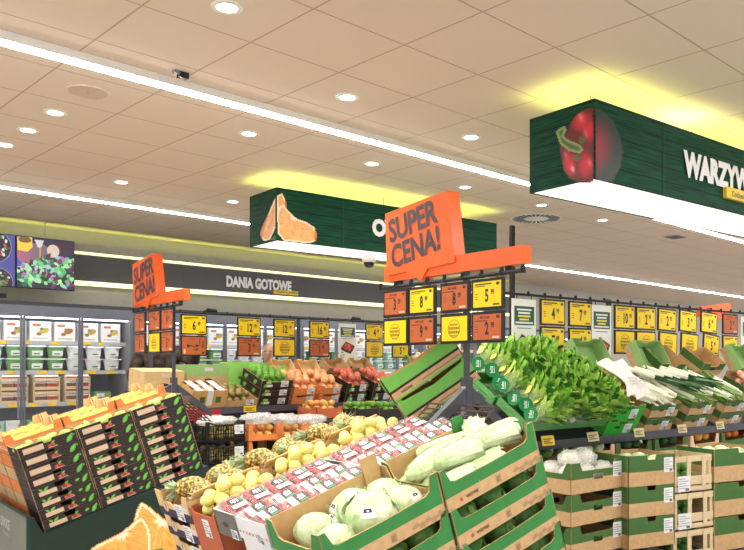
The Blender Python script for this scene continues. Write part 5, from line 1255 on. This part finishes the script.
def fbox(L, W, H, outer, inner, st=True, sp=0, stripe=None):
    def b():
        t = thing('fruit_carton', '', ''); open_box(L, W, [H * .25, .5] if stripe else [.5], [2, 0] if stripe else [0], 1, [(0, H), (.15, H), (.2, H * .8), (.8, H * .8), (.85, H), (1, H)], [(0, H), (1, H)]).build('tray', [outer, inner] + ([stripe] if stripe else []), t, weld=True)
        if st: sticker(t, L * .62, .02, .1, H * .7)
        if outer is BLK:
            q = MB(); leaf_print(q, .03, .02, .06, .04, .6); q.rect(.05, .02, L * .35, H * .5, (226, 226, 220), .0006); q.rect(.06, H * .6, L * .3, H * .85, (190, 200, 60), .0006); q.build('print', INK, t, front())
            q = MB(); leaf_print(q, .05, .02, .09, .06, .5); leaf_print(q, W * .6, .02, .09, .06, .5); q.build('print', INK, t, leftside(W))
        return t
    return b
M = FM @ T(qx(226), .02, .01); spawn('kiwi', fbox(.4, .42, .09, KIN, KIN, True), M, 'open tan tray of small mangoes between the ochre carton and the limes', 'tray')
fill(M, (.02, .38), (.02, .4), .05, (.096, .09), 'mango', fruit('mango', M_MANGO, (.045, .036, .034), amp=.1), 'small brown mango in the tan tray beside the ochre carton', 'mango', 'mangoes in the tan tray', lay=2, dz=.062)
spawn('limex', fruit('lime', M_LIME, (.036, .032, .032)), M @ T(.24, .3, .145), 'single green lime resting on the mangoes', 'lime')
for k in range(3): spawn('limebox', fbox(.42, .42, .1, BLK, KIN), FM @ T(qx(258), .02, .01 + .104 * k), f'black leaf-printed lime carton, {["bottom", "middle", "top"][k]} of three on the far shelf', 'carton')
fill(FM @ T(qx(258), .02, .218), (.015, .405), (.015, .405), .05, (.082, .078), 'lime', fruit('lime', M_LIME, (.037, .033, .033)), 'green lime in the topmost black carton on the far shelf', 'lime', 'limes in the top black carton', lay=2, dz=.06)
for c, (u, nm) in enumerate(((292, 'next to the limes'), (318.5, 'next to the pomegranates'))):
    for k in range(2): spawn('gfbox', fbox(.31, .42, .11, ORG, TAN), FM @ T(qx(u), .02, .01 + .113 * k), f'orange grapefruit carton {nm}, {["lower", "upper"][k]} of two', 'carton')
    fill(FM @ T(qx(u), .02, .123), (.01, .3), (.0, .41), .075, (.098, .094), 'peach', fruit('grapefruit', M_PEACH, (.047, .046, .045)), f'pink-orange grapefruit in the upper carton {nm}', 'grapefruit', f'grapefruits {nm}', lay=2, dz=.075)
    spawn('gfflap', tipbox(.3, .24, .1, ORG, TAN), FM @ T(qx(u), .46, .16) @ RX(rad(30)), f'open orange carton standing behind the grapefruits {nm}', 'carton')
for c, (u, nm) in enumerate(((345, 'beside the grapefruits'), (371.5, 'beside the mushrooms'))):
    for k in range(2): spawn('pombox', fbox(.32, .42, .125, BLK, KIN), FM @ T(qx(u), .02, .01 + .128 * k), f'black pomegranate carton {nm}, {["lower", "upper"][k]} of two', 'carton')
    fill(FM @ T(qx(u), .02, .138), (.01, .31), (.0, .41), .085, (.098, .094), 'pom', fruit('pomegranate', M_POM, (.046, .046, .043), True), f'red pomegranate in the upper black carton {nm}', 'pomegranate', f'pomegranates {nm}', lay=2, dz=.078)
    spawn('pombk', tipbox(.32, .2, .12, KIN, KIN), FM @ T(qx(u) + .01, .50, .20) @ RX(rad(20)), f'open brown carton standing behind the pomegranates {nm}', 'carton')
# stacked flat cartons behind
B0 = lambda u, y, z: T(hit(u, 380, y=y, disp=False).x, y, z)
def cbox(L, W, H, m, m2=None):
    def b():
        t = thing('closed_carton', '', ''); MB().box(0, L, 0, W, 0, H * .55 if m2 else H).build('body', m, t)
        if m2: MB().box(0, L, 0, W, H * .55, H).build('lid', m2, t)
        q = MB(); q.poly(blob(L * .5, H * .42, .05, .016, 10), (50, 44, 36), .0015); q.rect(L * .42, H * .75, L * .62, H * .88, (226, 220, 224), .0015); q.build('print', INK, t, front()); return t
    return b
zt = lambda v, u, y: hit(u, v, y=y, disp=False).z
spawn('tancb', cbox(.46, .36, .25, TAN), B0(143, 7.95, zt(394.5, 165, 7.95)) @ RZ(.0) @ RX(rad(6)), 'plain tan carton in front of the dark jacket', 'carton')
tag(MB().box(0, .5, .02, .4, QZ + .2, zt(394.5, 165, 7.95) - .035).build('carton_stand', M_DGREY, None, B0(141, 7.95, 0)), 'dark stand under the plain tan carton', 'stand')
spawn('twocb', cbox(.52, .3, .3, KRAFT, LEAFG), B0(187, 8.02, zt(391, 207, 8.0)), 'tan and pale green carton lying behind the ochre carton', 'carton')
tag(MB().box(0, .54, 0, .14, QZ + .235, zt(391, 207, 8.0) - .01).build('carton_stand', M_DGREY, None, B0(187, 8.06, 0)), 'dark stand under the tan and pale green carton', 'stand')
def limebox():
    t = thing('empty_box', '', ''); g = pm('fresh_green_card', (152, 214, 104), .55, .08); MB().box(0, .42, 0, .012, 0, .2).build('front_panel', g, t); MB().box(0, .42, .2, .212, 0, .26).build('rear_panel', g, t); MB().box(0, .012, .012, .2, 0, .24).build('side_panel', g, t); MB().box(.408, .42, .012, .2, 0, .24).build('side_panel', g, t); MB().box(0, .42, .0, .21, -.01, 0).build('bottom', g, t)
    q = MB(); q.rect(.12, .06, .24, .09, (70, 130, 50), .0012); q.build('print', INK, t, front()); return t
spawn('fgb', limebox, B0(229, 8.0, zt(384, 240, 8.0)), 'fresh green empty box behind the mangoes', 'box'); spawn('fgb', limebox, B0(256, 8.03, zt(384, 270, 8.03)), 'fresh green empty box behind the limes', 'box')
for k, u in enumerate((338, 352)): spawn('kbox', cbox(.4, .3, .1, KRAFT), B0(340, 8.0, QZ + .30 + .105 * k) @ RX(0), ['lower', 'upper'][k] + ' flat kraft carton stacked behind the pomegranates', 'carton')
tag(MB().box(0, .38, 0, .15, .24, .29).build('carton_stand', M_DGREY, None, B0(341, 8.05, QZ)), 'dark stand under the flat kraft cartons', 'stand')
# mushrooms in a tilted green crate
def mcr():
    t = thing('mushroom_crate', '', ''); open_box(.6, .42, [.5], [0], 1, [(0, .12), (1, .12)], [(0, .15), (1, .15)]).build('tray', [pm('bright_crate_green', (116, 186, 84)), KIN], t, weld=True); return t
MM = T(qx(404, 7.9), 7.72, QZ + .30) @ RZ(rad(-30)) @ RX(rad(28))
spawn('mcr', mcr, MM, 'tilted bright green crate of pale mushrooms behind the slogan rack', 'crate')
fill(MM, (.02, .58), (.02, .4), .075, (.1, .1), 'mush', fruit('mushroom', M_MUSH, (.045, .042, .034), True, part='cap'), 'pale mushroom in the tilted green crate', 'mushroom', 'mushrooms in the tilted green crate', lay=3, dz=.062)
tag(MB().box(0, .4, 0, .3, QZ + .16, QZ + .24).build('crate_stand', M_DGREY, None, T(qx(408, 7.9), 7.72, 0)), 'dark stand under the tilted mushroom crate', 'stand')
M = T(qx(432, 7.8), 7.7, QZ + .27) @ RX(rad(15)); spawn('endive', fbox(.5, .4, .1, LEAFG, KIN, False), M, 'pale green tray of yellow endive behind the mushrooms', 'tray')
fill(M, (.02, .48), (.02, .38), .07, (.135, .08), 'endv', fruit('endive', pm('endive_leaf', (232, 236, 150), .5, .2), (.06, .03, .03)), 'yellow endive in the pale green tray by the slogan rack', 'endive', 'endives by the slogan rack', lay=2, dz=.062, ang=False)
fill(M @ T(.2, .1, .22), (0, .25), (0, .2), .02, (.1, .1), 'radic', fruit('radicchio', pm('radicchio_leaf', (168, 60, 60), .5, .3), (.046, .046, .044)), 'red radicchio on top of the yellow endives', 'radicchio', 'radicchio on the endives')
tag(MB().box(0, .46, 0, .3, QZ + .17, QZ + .25).build('crate_stand', M_DGREY, None, T(qx(433, 7.8), 7.74, 0)), 'dark stand under the endive tray', 'stand')
# ---- lower bins of the far row
LY = 6.78
def lx(u): return hit(u, 430, y=LY, disp=False).x
def lz(v, u=230): return hit(u, v, y=LY, disp=False).z
def pl_crate():
    t = thing('plastic_crate', '', ''); L, W, H = .42, .34, .2
    mb = MB()
    for z0, z1 in ((0, .02), (.075, .085), (.15, .16)): mb.box(0, L, 0, .012, z0, z1).box(0, L, W - .012, W, z0, z1).box(0, .012, 0, W, z0, z1).box(L - .012, L, 0, W, z0, z1)
    for k in range(15):
        x = .015 + k * (L - .04) / 14
        mb.box(x, x + .008, .002, .010, 0, .16).box(x, x + .008, W - .010, W - .002, 0, .16)
    for k in range(12):
        y = .015 + k * (W - .04) / 11
        mb.box(.002, .010, y, y + .008, 0, .16).box(L - .010, L - .002, y, y + .008, 0, .16)
    for x in (0, L - .03):
        for y in (0, W - .03): mb.box(x, x + .03, y, y + .03, 0, H)
    mb.box(0, L, 0, W, 0, .01); mb.build('basket_lattice', BPLAST, t)
    MB().tube([(.03, .006, H - .01), (.1, .006, .165), (L - .1, .006, .165), (L - .03, .006, H - .01)], .008, 6).build('rim', BPLAST, t)
    sticker(t, L - .12, .07, .1, .09); return t
for k in range(4):
    M = T(lx(207), LY, lz(441.5) - .215 * k); spawn('plc', pl_crate, M, f'black lattice plastic crate, {["top", "second from the top", "third from the top", "bottom"][k]} of the stack beyond the pineapples', 'crate')
    if k < 2: fill(M, (.03, .39), (.03, .31), .06, (.105, .1), 'pear', fruit('bagged_pear', pm('pear_skin', (214, 200, 110), .45, .15), (.045, .04, .04)), f'yellow fruit inside the {["top", "second"][k]} black plastic crate', 'pear', f'yellow fruit in the {["top", "second"][k]} plastic crate', lay=2, dz=.07)
M = T(lx(207), LY, lz(441.5)); 
for k, (x, y) in enumerate(((.1, .12), (.28, .16), (.2, .26))): spawn('bagp', lambda: MB().ell((0, 0, 0), (.13, .12, .04), 18, 10, amp=.35, fr=3).build('plastic_bag', BAGF, smooth=True), M @ T(x, y, .19 + .01 * k) @ RZ(k), 'cloudy plastic bag lying over the top black crate, ' + ['corner by the black cartons', 'in the middle', 'at the back'][k], 'plastic bag')
tag(MB().box(0, .42, 0, .34, 0, lz(441.5) - .646).build('pallet', BPLAST, None, T(lx(207), LY, 0)), 'low black pallet under the black plastic crates', 'pallet')
for c in range(3):
    u = (253, 281, 306)[c]; x = lx(u); w = .40
    for k in range(3): spawn('obx', simple_box(.42, .36, .15, ORG, TAN, 'fruit_carton', notch=.09, corner=.03), T(x, LY + .08, lz(442, u) - .19 * k), f'orange notched carton, {["top", "second from the top", "bottom"][k]} of the {["pile by the plastic crates", "middle pile", "pile under the pomegranates"][c]}', 'carton')
    fill(T(x, LY + .08, lz(442, u)), (.02, .4), (.02, .34), .05, (.1, .1), 'apl', fruit('apple', M_APPLE, (.042, .042, .038), True), f'apple under cloudy plastic in the {["pile by the plastic crates", "middle pile", "pile under the pomegranates"][c]}', 'apple', f'apples in {["the pile beside the plastic crates", "the middle pile", "the pile under the pomegranates"][c]}', lay=2, dz=.07)
    spawn('bagq', lambda: MB().ell((0, 0, 0), (.2, .15, .06), 22, 12, amp=.4, fr=3.4).build('plastic_bag', BAGF, smooth=True), T(x + .21, LY + .24, lz(442, u) + .215) @ RZ(c), 'cloudy plastic sheet bulging from the top orange carton of the ' + ["pile by the plastic crates", "middle pile", "pile under the pomegranates"][c], 'plastic bag')
tag(MB().box(lx(203), lx(203) + 1.6, LY + .46, LY + .8, 0, .78).build('crate_riser', M_DGREY), 'dark riser block behind the orange bagged fruit piles', 'riser')
for c, (u, m, nm) in enumerate(((333, M_APPLE, 'apple'), (372, M_LIME, 'green apple'), (396, M_LIME, 'lime'))):
    M = T(lx(u), LY + .3, lz(420, u)); spawn('drk%d' % (c > 0), simple_box(.38, .36, .13, BLK if c else TERRA, KIN, 'fruit_carton', notch=.02), M, f'low carton of {nm}s under the far shelf edge', 'carton')
    fill(M, (.02, .36), (.02, .34), .1, (.09, .088), 'lowf%d' % c, fruit(nm.replace(' ', '_'), m, (.04, .04, .037)), f'{nm} in the low carton under the far shelf edge', nm.split()[-1], f'{nm}s in the low carton', lay=2, dz=.06)
    tag(MB().box(0, .37, 0, .33, 0, lz(420, u) - .002).build('crate_riser', M_DGREY, None, T(lx(u), LY + .31, 0)), f'dark riser block under the low carton of {nm}s', 'riser')
t = thing('shelf_flag', 'red promotional flag under the far shelf edge by the black crates', 'flag', T(lx(196), LY + .5, lz(424))); MB().box(0, .55, 0, .01, 0, .12).build('panel', pm('crimson', (190, 34, 48), .5), t)

# ================= fridges along the back wall =================
GY = 9.6; GH = 2.2; DW = .65
GLASS = film('door_glass', (225, 232, 240), .025, .03)
CASE = pm('case_grey', (120, 124, 136), .35, .06, metal=.4); FIN = pm('fridge_inside', (120, 118, 120), .5, .05); SHELF = pm('shelf_steel', (196, 198, 204), .4, .05, metal=.2); FLED = em('fridge_led', (240, 246, 255), 8)
levels = [.42, .74, 1.06, 1.44, 1.79]
gx0 = hit(23, 400, y=GY, disp=False).x - 2 * DW
def fridge():
    t = thing('fridge', '', ''); L = 4 * DW
    MB().box(0, L, .02, .72, 0, .25).build('base', CASE, t); MB().box(0, L, .02, .76, GH - .10, GH + .0).build('canopy', CASE, t); MB().box(0, L, .70, .76, .25, GH - .1).build('back_panel', FIN, t)
    for x in (0, L - .03): MB().box(x, x + .03, .03, .7, .25, GH - .1).build('side_panel', FIN, t)
    MB().box(.04, L - .04, .08, .11, GH - .14, GH - .115).build('light_tube', FLED, t)
    for z in levels:
        s = MB().box(.03, L - .03, .17, .7, z - .025, z).build('shelf', SHELF, t); MB().box(.03, L - .03, .155, .17, z - .04, z + .008).build('price_strip', SHELF, s)
        MB().box(.06, L - .06, .18, .2, z - .036, z - .026).build('shelf_light', em('shelf_led', (240, 246, 255), 6), s)
        mb = MB(); x = .1
        while x < L - .2: mb.box(x, x + U(.06, .12), .151, .155, z - .035, z + .003); x += U(.2, .42)
        mb.build('price_tag_print', M_CY, s)
    for k in range(4):
        d = MB().box(k * DW + .004, (k + 1) * DW - .004, 0, .02, .26, .30).box(k * DW + .004, (k + 1) * DW - .004, 0, .02, GH - .13, GH - .1).box(k * DW + .004, k * DW + .028, 0, .02, .3, GH - .13).box((k + 1) * DW - .028, (k + 1) * DW - .004, 0, .02, .3, GH - .13).build('door', CASE, t)
        MB().box(k * DW + .028, (k + 1) * DW - .028, .008, .012, .3, GH - .13).build('pane', GLASS, d); MB().tube([((k + 1) * DW - .06, -.03, .9), ((k + 1) * DW - .06, -.03, 1.35)], .01, 8).build('handle', M_STEEL, d)
    return t
for k in range(5): spawn('fridge', fridge, T(gx0 + k * 4 * DW, GY, 0), 'glass-door fridge ' + ['under the salad screens', 'behind the smaller slogan board', 'behind the bald man', 'behind the far poster and large slogan board', 'at the far end, hidden behind the salads'][k], 'fridge')
t = thing('wall_duct', 'dark cable duct running along the top of the fridges', 'duct'); MB().box(gx0, gx0 + 13, GY + .1, GY + .6, GH + .002, GH + .05).build('body', M_DGREY, t)
for k, u in enumerate((209, 355)): x = hit(u, 303, y=GY, disp=False).x; t = thing('spot_lamp', 'small black spot lamp on the fridge top ' + ['above the yellow 6 card', 'above the far poster'][k], 'lamp', T(x, GY + .05, GH)); MB().tube([(0, 0, .06), (.14, 0, .05)], .03, 8).build('head', M_BLACK, t); MB().box(-.03, .0, -.02, .02, 0, .06).build('foot', M_BLACK, t)
LIDM = pm('tub_lid', (240, 240, 238), .35, .03); PKC = [pm('pack_teal', (150, 210, 190), .4, .15), pm('pack_white', (236, 238, 236), .4, .05), pm('pack_green', (120, 180, 110), .45, .25), pm('pack_red', (176, 70, 60), .45, .2), pm('pack_brown', (130, 90, 70), .5, .2), pm('pack_yellow', (226, 206, 110), .45, .15)]
def meal_box():
    t = thing('meal_box', '', ''); MB().box(0, .24, 0, .16, 0, .24).build('carton', M_PAPER, t); q = MB(); c = random.choice([(220, 190, 80), (190, 120, 60), (210, 170, 70)])
    q.poly(blob(.16, .13, .055, .035, 12, .3), c, .0007); q.poly(blob(.1, .09, .03, .02, 10), (170, 110, 60), .0008); q.poly(blob(.13, .15, .02, .015, 9), (96, 150, 70), .0011); q.rect(.03, .18, .12, .21, (214, 120, 60), .0007); q.rect(.03, .03, .2, .045, (200, 200, 196), .0007); q.build('print', INK, t, front()); return t
def clear_pack(c):
    def b():
        t = thing('salad_tub', '', ''); MB().lathe([(.06, 0), (.075, .07), (.078, .09)], 12, M=S3(1.3, .9, 1.5)).build('tub', PKC[c], t, smooth=True); MB().box(-.1, .1, -.072, .072, .136, .15).build('lid', LIDM, t); q = MB(); q.rect(-.06, .03, .06, .09, (236, 240, 236), 0); q.rect(-.04, .045, .03, .06, (90, 150, 100), .001); q.build('label', INK, t, front(-.072)); return t
    return b
def wood_case():
    t = thing('deli_case', '', '')
    for z in (0, .13): MB().box(0, .3, 0, .012, z, z + .045).build('slat', WOODC, t)
    for x in (0, .285): MB().box(x, x + .015, 0, .2, 0, .2).build('end', WOODC, t)
    for l in range(2):
        for k in range(2): MB().box(.02 + .135 * k, .145 + .135 * k, .014, .18, .045 + .1 * l, .10 + .1 * l).build('jar', PKC[3 if (k + l) % 2 else 4], t); MB().box(.018 + .135 * k, .147 + .135 * k, .013, .182, .10 + .1 * l, .125 + .1 * l).build('lid', LIDM, t)
    return t
def flat_pack(c):
    def b(): t = thing('ready_meal', '', ''); MB().box(0, .2, 0, .14, 0, .12).build('sleeve', PKC[c], t); q = MB(); q.rect(.02, .05, .12, .1, (236, 236, 232), .0008); q.poly(blob(.15, .06, .03, .03, 9), (200, 150, 90), .0008); q.build('print', INK, t, front()); return t
    return b
inx = lambda x: x
for li, z in enumerate(levels):
    n = 0; w = (.22, .22, .31, .22, .245)[li]
    for un in range(4):
        m_ = int((4 * DW - .09) / (w + .008)); gap = (4 * DW - .09 - m_ * w) / m_
        for q_ in range(m_ if un < 3 else m_ // 2):
            x = gx0 + un * 4 * DW + .045 + q_ * (w + gap); M = T(x, GY + .2, z + .001); n += 1
            if li == 4: spawn(('mb', n % 3), meal_box, M, 'white boxed meal with a food picture on the upper fridge shelf', 'meal box', 'boxed meals on the upper fridge shelf')
            elif li == 3:
                for zz in range(2): spawn(('cp', n // 3 % 3), clear_pack((1, 0, 2)[n // 3 % 3]), M @ T(.108 + .003 * zz, .08, .152 * zz), 'lidded salad tub on the fridge shelf under the white boxed meals', 'tub', 'tubs on the second fridge shelf')
            elif li == 2:
                if n % 4 != 3:
                    for zz in range(2): spawn('wc', wood_case, M @ S3(1, 1, .78) @ T(.003 * zz, 0, .201 * zz), 'slatted wooden case of lidded jars on the third fridge shelf', 'case', 'wooden cases on the third fridge shelf')
                else: spawn(('fp', 2), flat_pack(2), M, 'green sleeved ready meal among the wooden cases', 'ready meal', 'green meals among the wooden cases')
            else: spawn(('fp', (n + li) % 6), flat_pack((n + li) % 6), M, 'sleeved ready meal on the ' + ('lowest' if li == 0 else 'fourth') + ' fridge shelf', 'ready meal', 'meals on the ' + ('lowest' if li == 0 else 'fourth') + ' fridge shelf')

# ================= people =================
SKINM = pm('skin', (214, 164, 136), .5, .08, 20, sub=.1); HAIRM = pm('dark_hair', (50, 38, 32), .7, .3, 60)
def skinned(pts, edges, rads):
    me = bpy.data.meshes.new('body'); me.from_pydata(pts, edges, []); o = bpy.data.objects.new('body', me); COL.objects.link(o)
    m = o.modifiers.new('skin', 'SKIN'); o.modifiers.new('sub', 'SUBSURF').levels = 2; m.use_smooth_shade = True
    for i, r in enumerate(rads): sv = me.skin_vertices[0].data[i]; sv.radius = (r, r) if not isinstance(r, tuple) else r; sv.use_root = (i == 0)
    ev = o.evaluated_get(bpy.context.evaluated_depsgraph_get()).to_mesh(); v = [tuple(p.co) for p in ev.vertices]; f = [tuple(p.vertices) for p in ev.polygons]
    bpy.data.objects.remove(o); return v, f
def person(label, M, J, jm, tm, bald):
    """J: joints (metres, figure faces -y): pelvis, chest, neck, head, then for each side shoulder, elbow, wrist, hip, knee, ankle."""
    t = thing('person', label, 'person', M); V = Vector
    def limb(a, b, f): return tuple(V(a) * (1 - f) + V(b) * f)
    mb = MB(); pts = [J['pelvis'], J['waist'], J['chest'], J['neck'], J['head']]; ed = [(0, 1), (1, 2), (2, 3), (3, 4)]; rd = [.13, .12, .14, .056, .06]
    for s in 'lr':
        n = len(pts); pts += [J['sh' + s], J['el' + s], J['wr' + s]]; ed += [(2, n), (n, n + 1), (n + 1, n + 2)]; rd += [.06, .045, .03]
        n = len(pts); pts += [J['hip' + s], J['kn' + s], J['an' + s], tuple(V(J['an' + s]) + V((0, -.16, -.05)))]; ed += [(0, n), (n, n + 1), (n + 1, n + 2), (n + 2, n + 3)]; rd += [.085, .06, .042, .04]
    v, f = skinned(pts, ed, rd); mb.add(v, f)
    h = V(J['head']); mb.ell(tuple(h + V((0, -.01, .03))), (.078, .098, .122), 18, 14); mb.ell(tuple(h + V((0, -.04, -.04))), (.058, .066, .07), 14, 10); mb.ell(tuple(h + V((0, -.112, .005))), (.014, .022, .026), 8, 6)
    for x in (-.08, .08): mb.ell(tuple(h + V((x, .005, .01))), (.012, .024, .034), 8, 6)
    for s in 'lr':   # palm and five fingers curling on from the wrist
        w, e = V(J['wr' + s]), V(J['el' + s]); d = (w - e).normalized(); sd = d.cross(V((0, 0, 1))).normalized(); dn = d.cross(sd).normalized()
        mb.tube([w - d * .02, w + d * .03, w + d * .085], [.026, .038, .036], 8)
        for k in range(4): b = w + d * .08 + sd * (-.03 + .02 * k); L_ = (.062, .074, .078, .066)[k]; mb.tube([b, b + d * L_ * .5 + dn * .006, b + d * L_ * .85 + dn * .028], [.0095, .009, .007], 6)
        b = w + d * .03 + sd * .034; mb.tube([b, b + d * .03 + sd * .026, b + d * .062 + sd * .03 + dn * .012], [.012, .010, .008], 6)
    o = mb.build('body', SKINM, t, smooth=True); r = o.modifiers.new('one_surface', 'REMESH'); r.mode = 'VOXEL'; r.voxel_size = .011; r.use_smooth_shade = True
    q = MB()
    for x in (-.03, .03): q.ell(tuple(h + V((x, -.1, .03))), (.013, .008, .008), 8, 6)
    q.build('eyes', M_WHITE, t, smooth=True); q = MB()
    for x in (-.03, .03): q.ell(tuple(h + V((x, -.107, .03))), (.006, .004, .006), 6, 5)
    q.ell(tuple(h + V((0, -.1, -.05))), (.024, .008, .006), 8, 5).build('mouth', pm('lip', (170, 96, 84)), t, smooth=True) if 0 else q.build('pupil', M_BLACK, t, smooth=True)
    MB().ell(tuple(h + V((0, -.099, -.05))), (.024, .009, .006), 8, 5).build('mouth', pm('lip', (170, 96, 84)), t, smooth=True)
    q = MB()
    for x in (-.03, .03): q.tube([tuple(h + V((x - .018, -.1, .05))), tuple(h + V((x + .016, -.103, .053)))], .004, 5)
    q.build('eyebrow', HAIRM, t)
    if not bald: MB().ell(tuple(h + V((0, .012, .05))), (.086, .1, .112), 18, 12, amp=.1, fr=5).build('hair', HAIRM, t, smooth=True)
    pts = [J['pelvis'], J['waist'], J['chest'], limb(J['chest'], J['neck'], .75)]; ed = [(0, 1), (1, 2), (2, 3)]; rd = [.165, .155, .165, .085]
    for s in 'lr': n = len(pts); pts += [J['sh' + s], J['el' + s], limb(J['el' + s], J['wr' + s], .92)]; ed += [(2, n), (n, n + 1), (n + 1, n + 2)]; rd += [.085, .068, .05]
    v, f = skinned(pts, ed, rd); MB().add(v, f).build('jacket', jm, t, smooth=True)
    pts = [limb(J['pelvis'], J['waist'], .1)]; ed = []; rd = [.15]
    for s in 'lr': n = len(pts); pts += [J['hip' + s], J['kn' + s], limb(J['kn' + s], J['an' + s], .95)]; ed += [(0, n), (n, n + 1), (n + 1, n + 2)]; rd += [.105, .08, .065]
    v, f = skinned(pts, ed, rd); MB().add(v, f).build('trousers', tm, t, smooth=True)
    for s in 'lr': a = V(J['an' + s]); v, f = skinned([tuple(a + V((0, .03, -.045))), tuple(a + V((0, -.08, -.05))), tuple(a + V((0, -.2, -.06)))], [(0, 1), (1, 2)], [.05, .046, .036]); MB().add(v, f).build('shoe', M_BLACK, t, smooth=True)
    return t
def joints(**k):
    J = dict(pelvis=(0, 0, .96), waist=(0, -.01, 1.12), chest=(0, -.01, 1.36), neck=(0, 0, 1.53), head=(0, -.02, 1.67), shl=(.19, 0, 1.45), ell=(.26, .02, 1.17), wrl=(.25, -.08, .93), shr=(-.19, 0, 1.45), elr=(-.26, .02, 1.17), wrr=(-.25, -.08, .93), hipl=(.1, 0, .9), knl=(.11, -.02, .5), anl=(.12, .02, .1), hipr=(-.1, 0, .9), knr=(-.11, -.02, .5), anr=(-.12, .02, .1)); J.update(k); return J
h = hit(268.5, 353, y=8.95, disp=False)
person('bald person in a beige top looking over the limes toward the aisle', T(h.x, 8.95, h.z - 1.70) @ RZ(rad(-38)), joints(), pm('beige_top', (206, 190, 170), .8, .1, 20), pm('navy_trousers', (44, 48, 66), .8), True)
h = hit(160, 352, y=8.85, disp=False)
hw = .5
person('person in a dark mottled jacket reaching out behind the sideways 2 card', T(h.x, 8.85, .0) @ RZ(rad(-20)) @ S3(1.08, 1.08, 1.08), joints(chest=(0, -.03, 1.44), neck=(0, -.05, 1.62), head=(0, -.08, 1.76), pelvis=(0, 0, 1.0), waist=(0, -.01, 1.18), shl=(.2, -.02, 1.54), ell=(.34, -.2, 1.42), wrl=(.33, -.36, 1.55), shr=(-.2, -.02, 1.54), elr=(-.3, -.08, 1.25), wrr=(-.22, -.3, 1.2)), pm('mottled_jacket', (92, 74, 62), .7, 0, 16, .2, c2=(28, 26, 28)), pm('black_trousers', (36, 36, 40), .8), False)
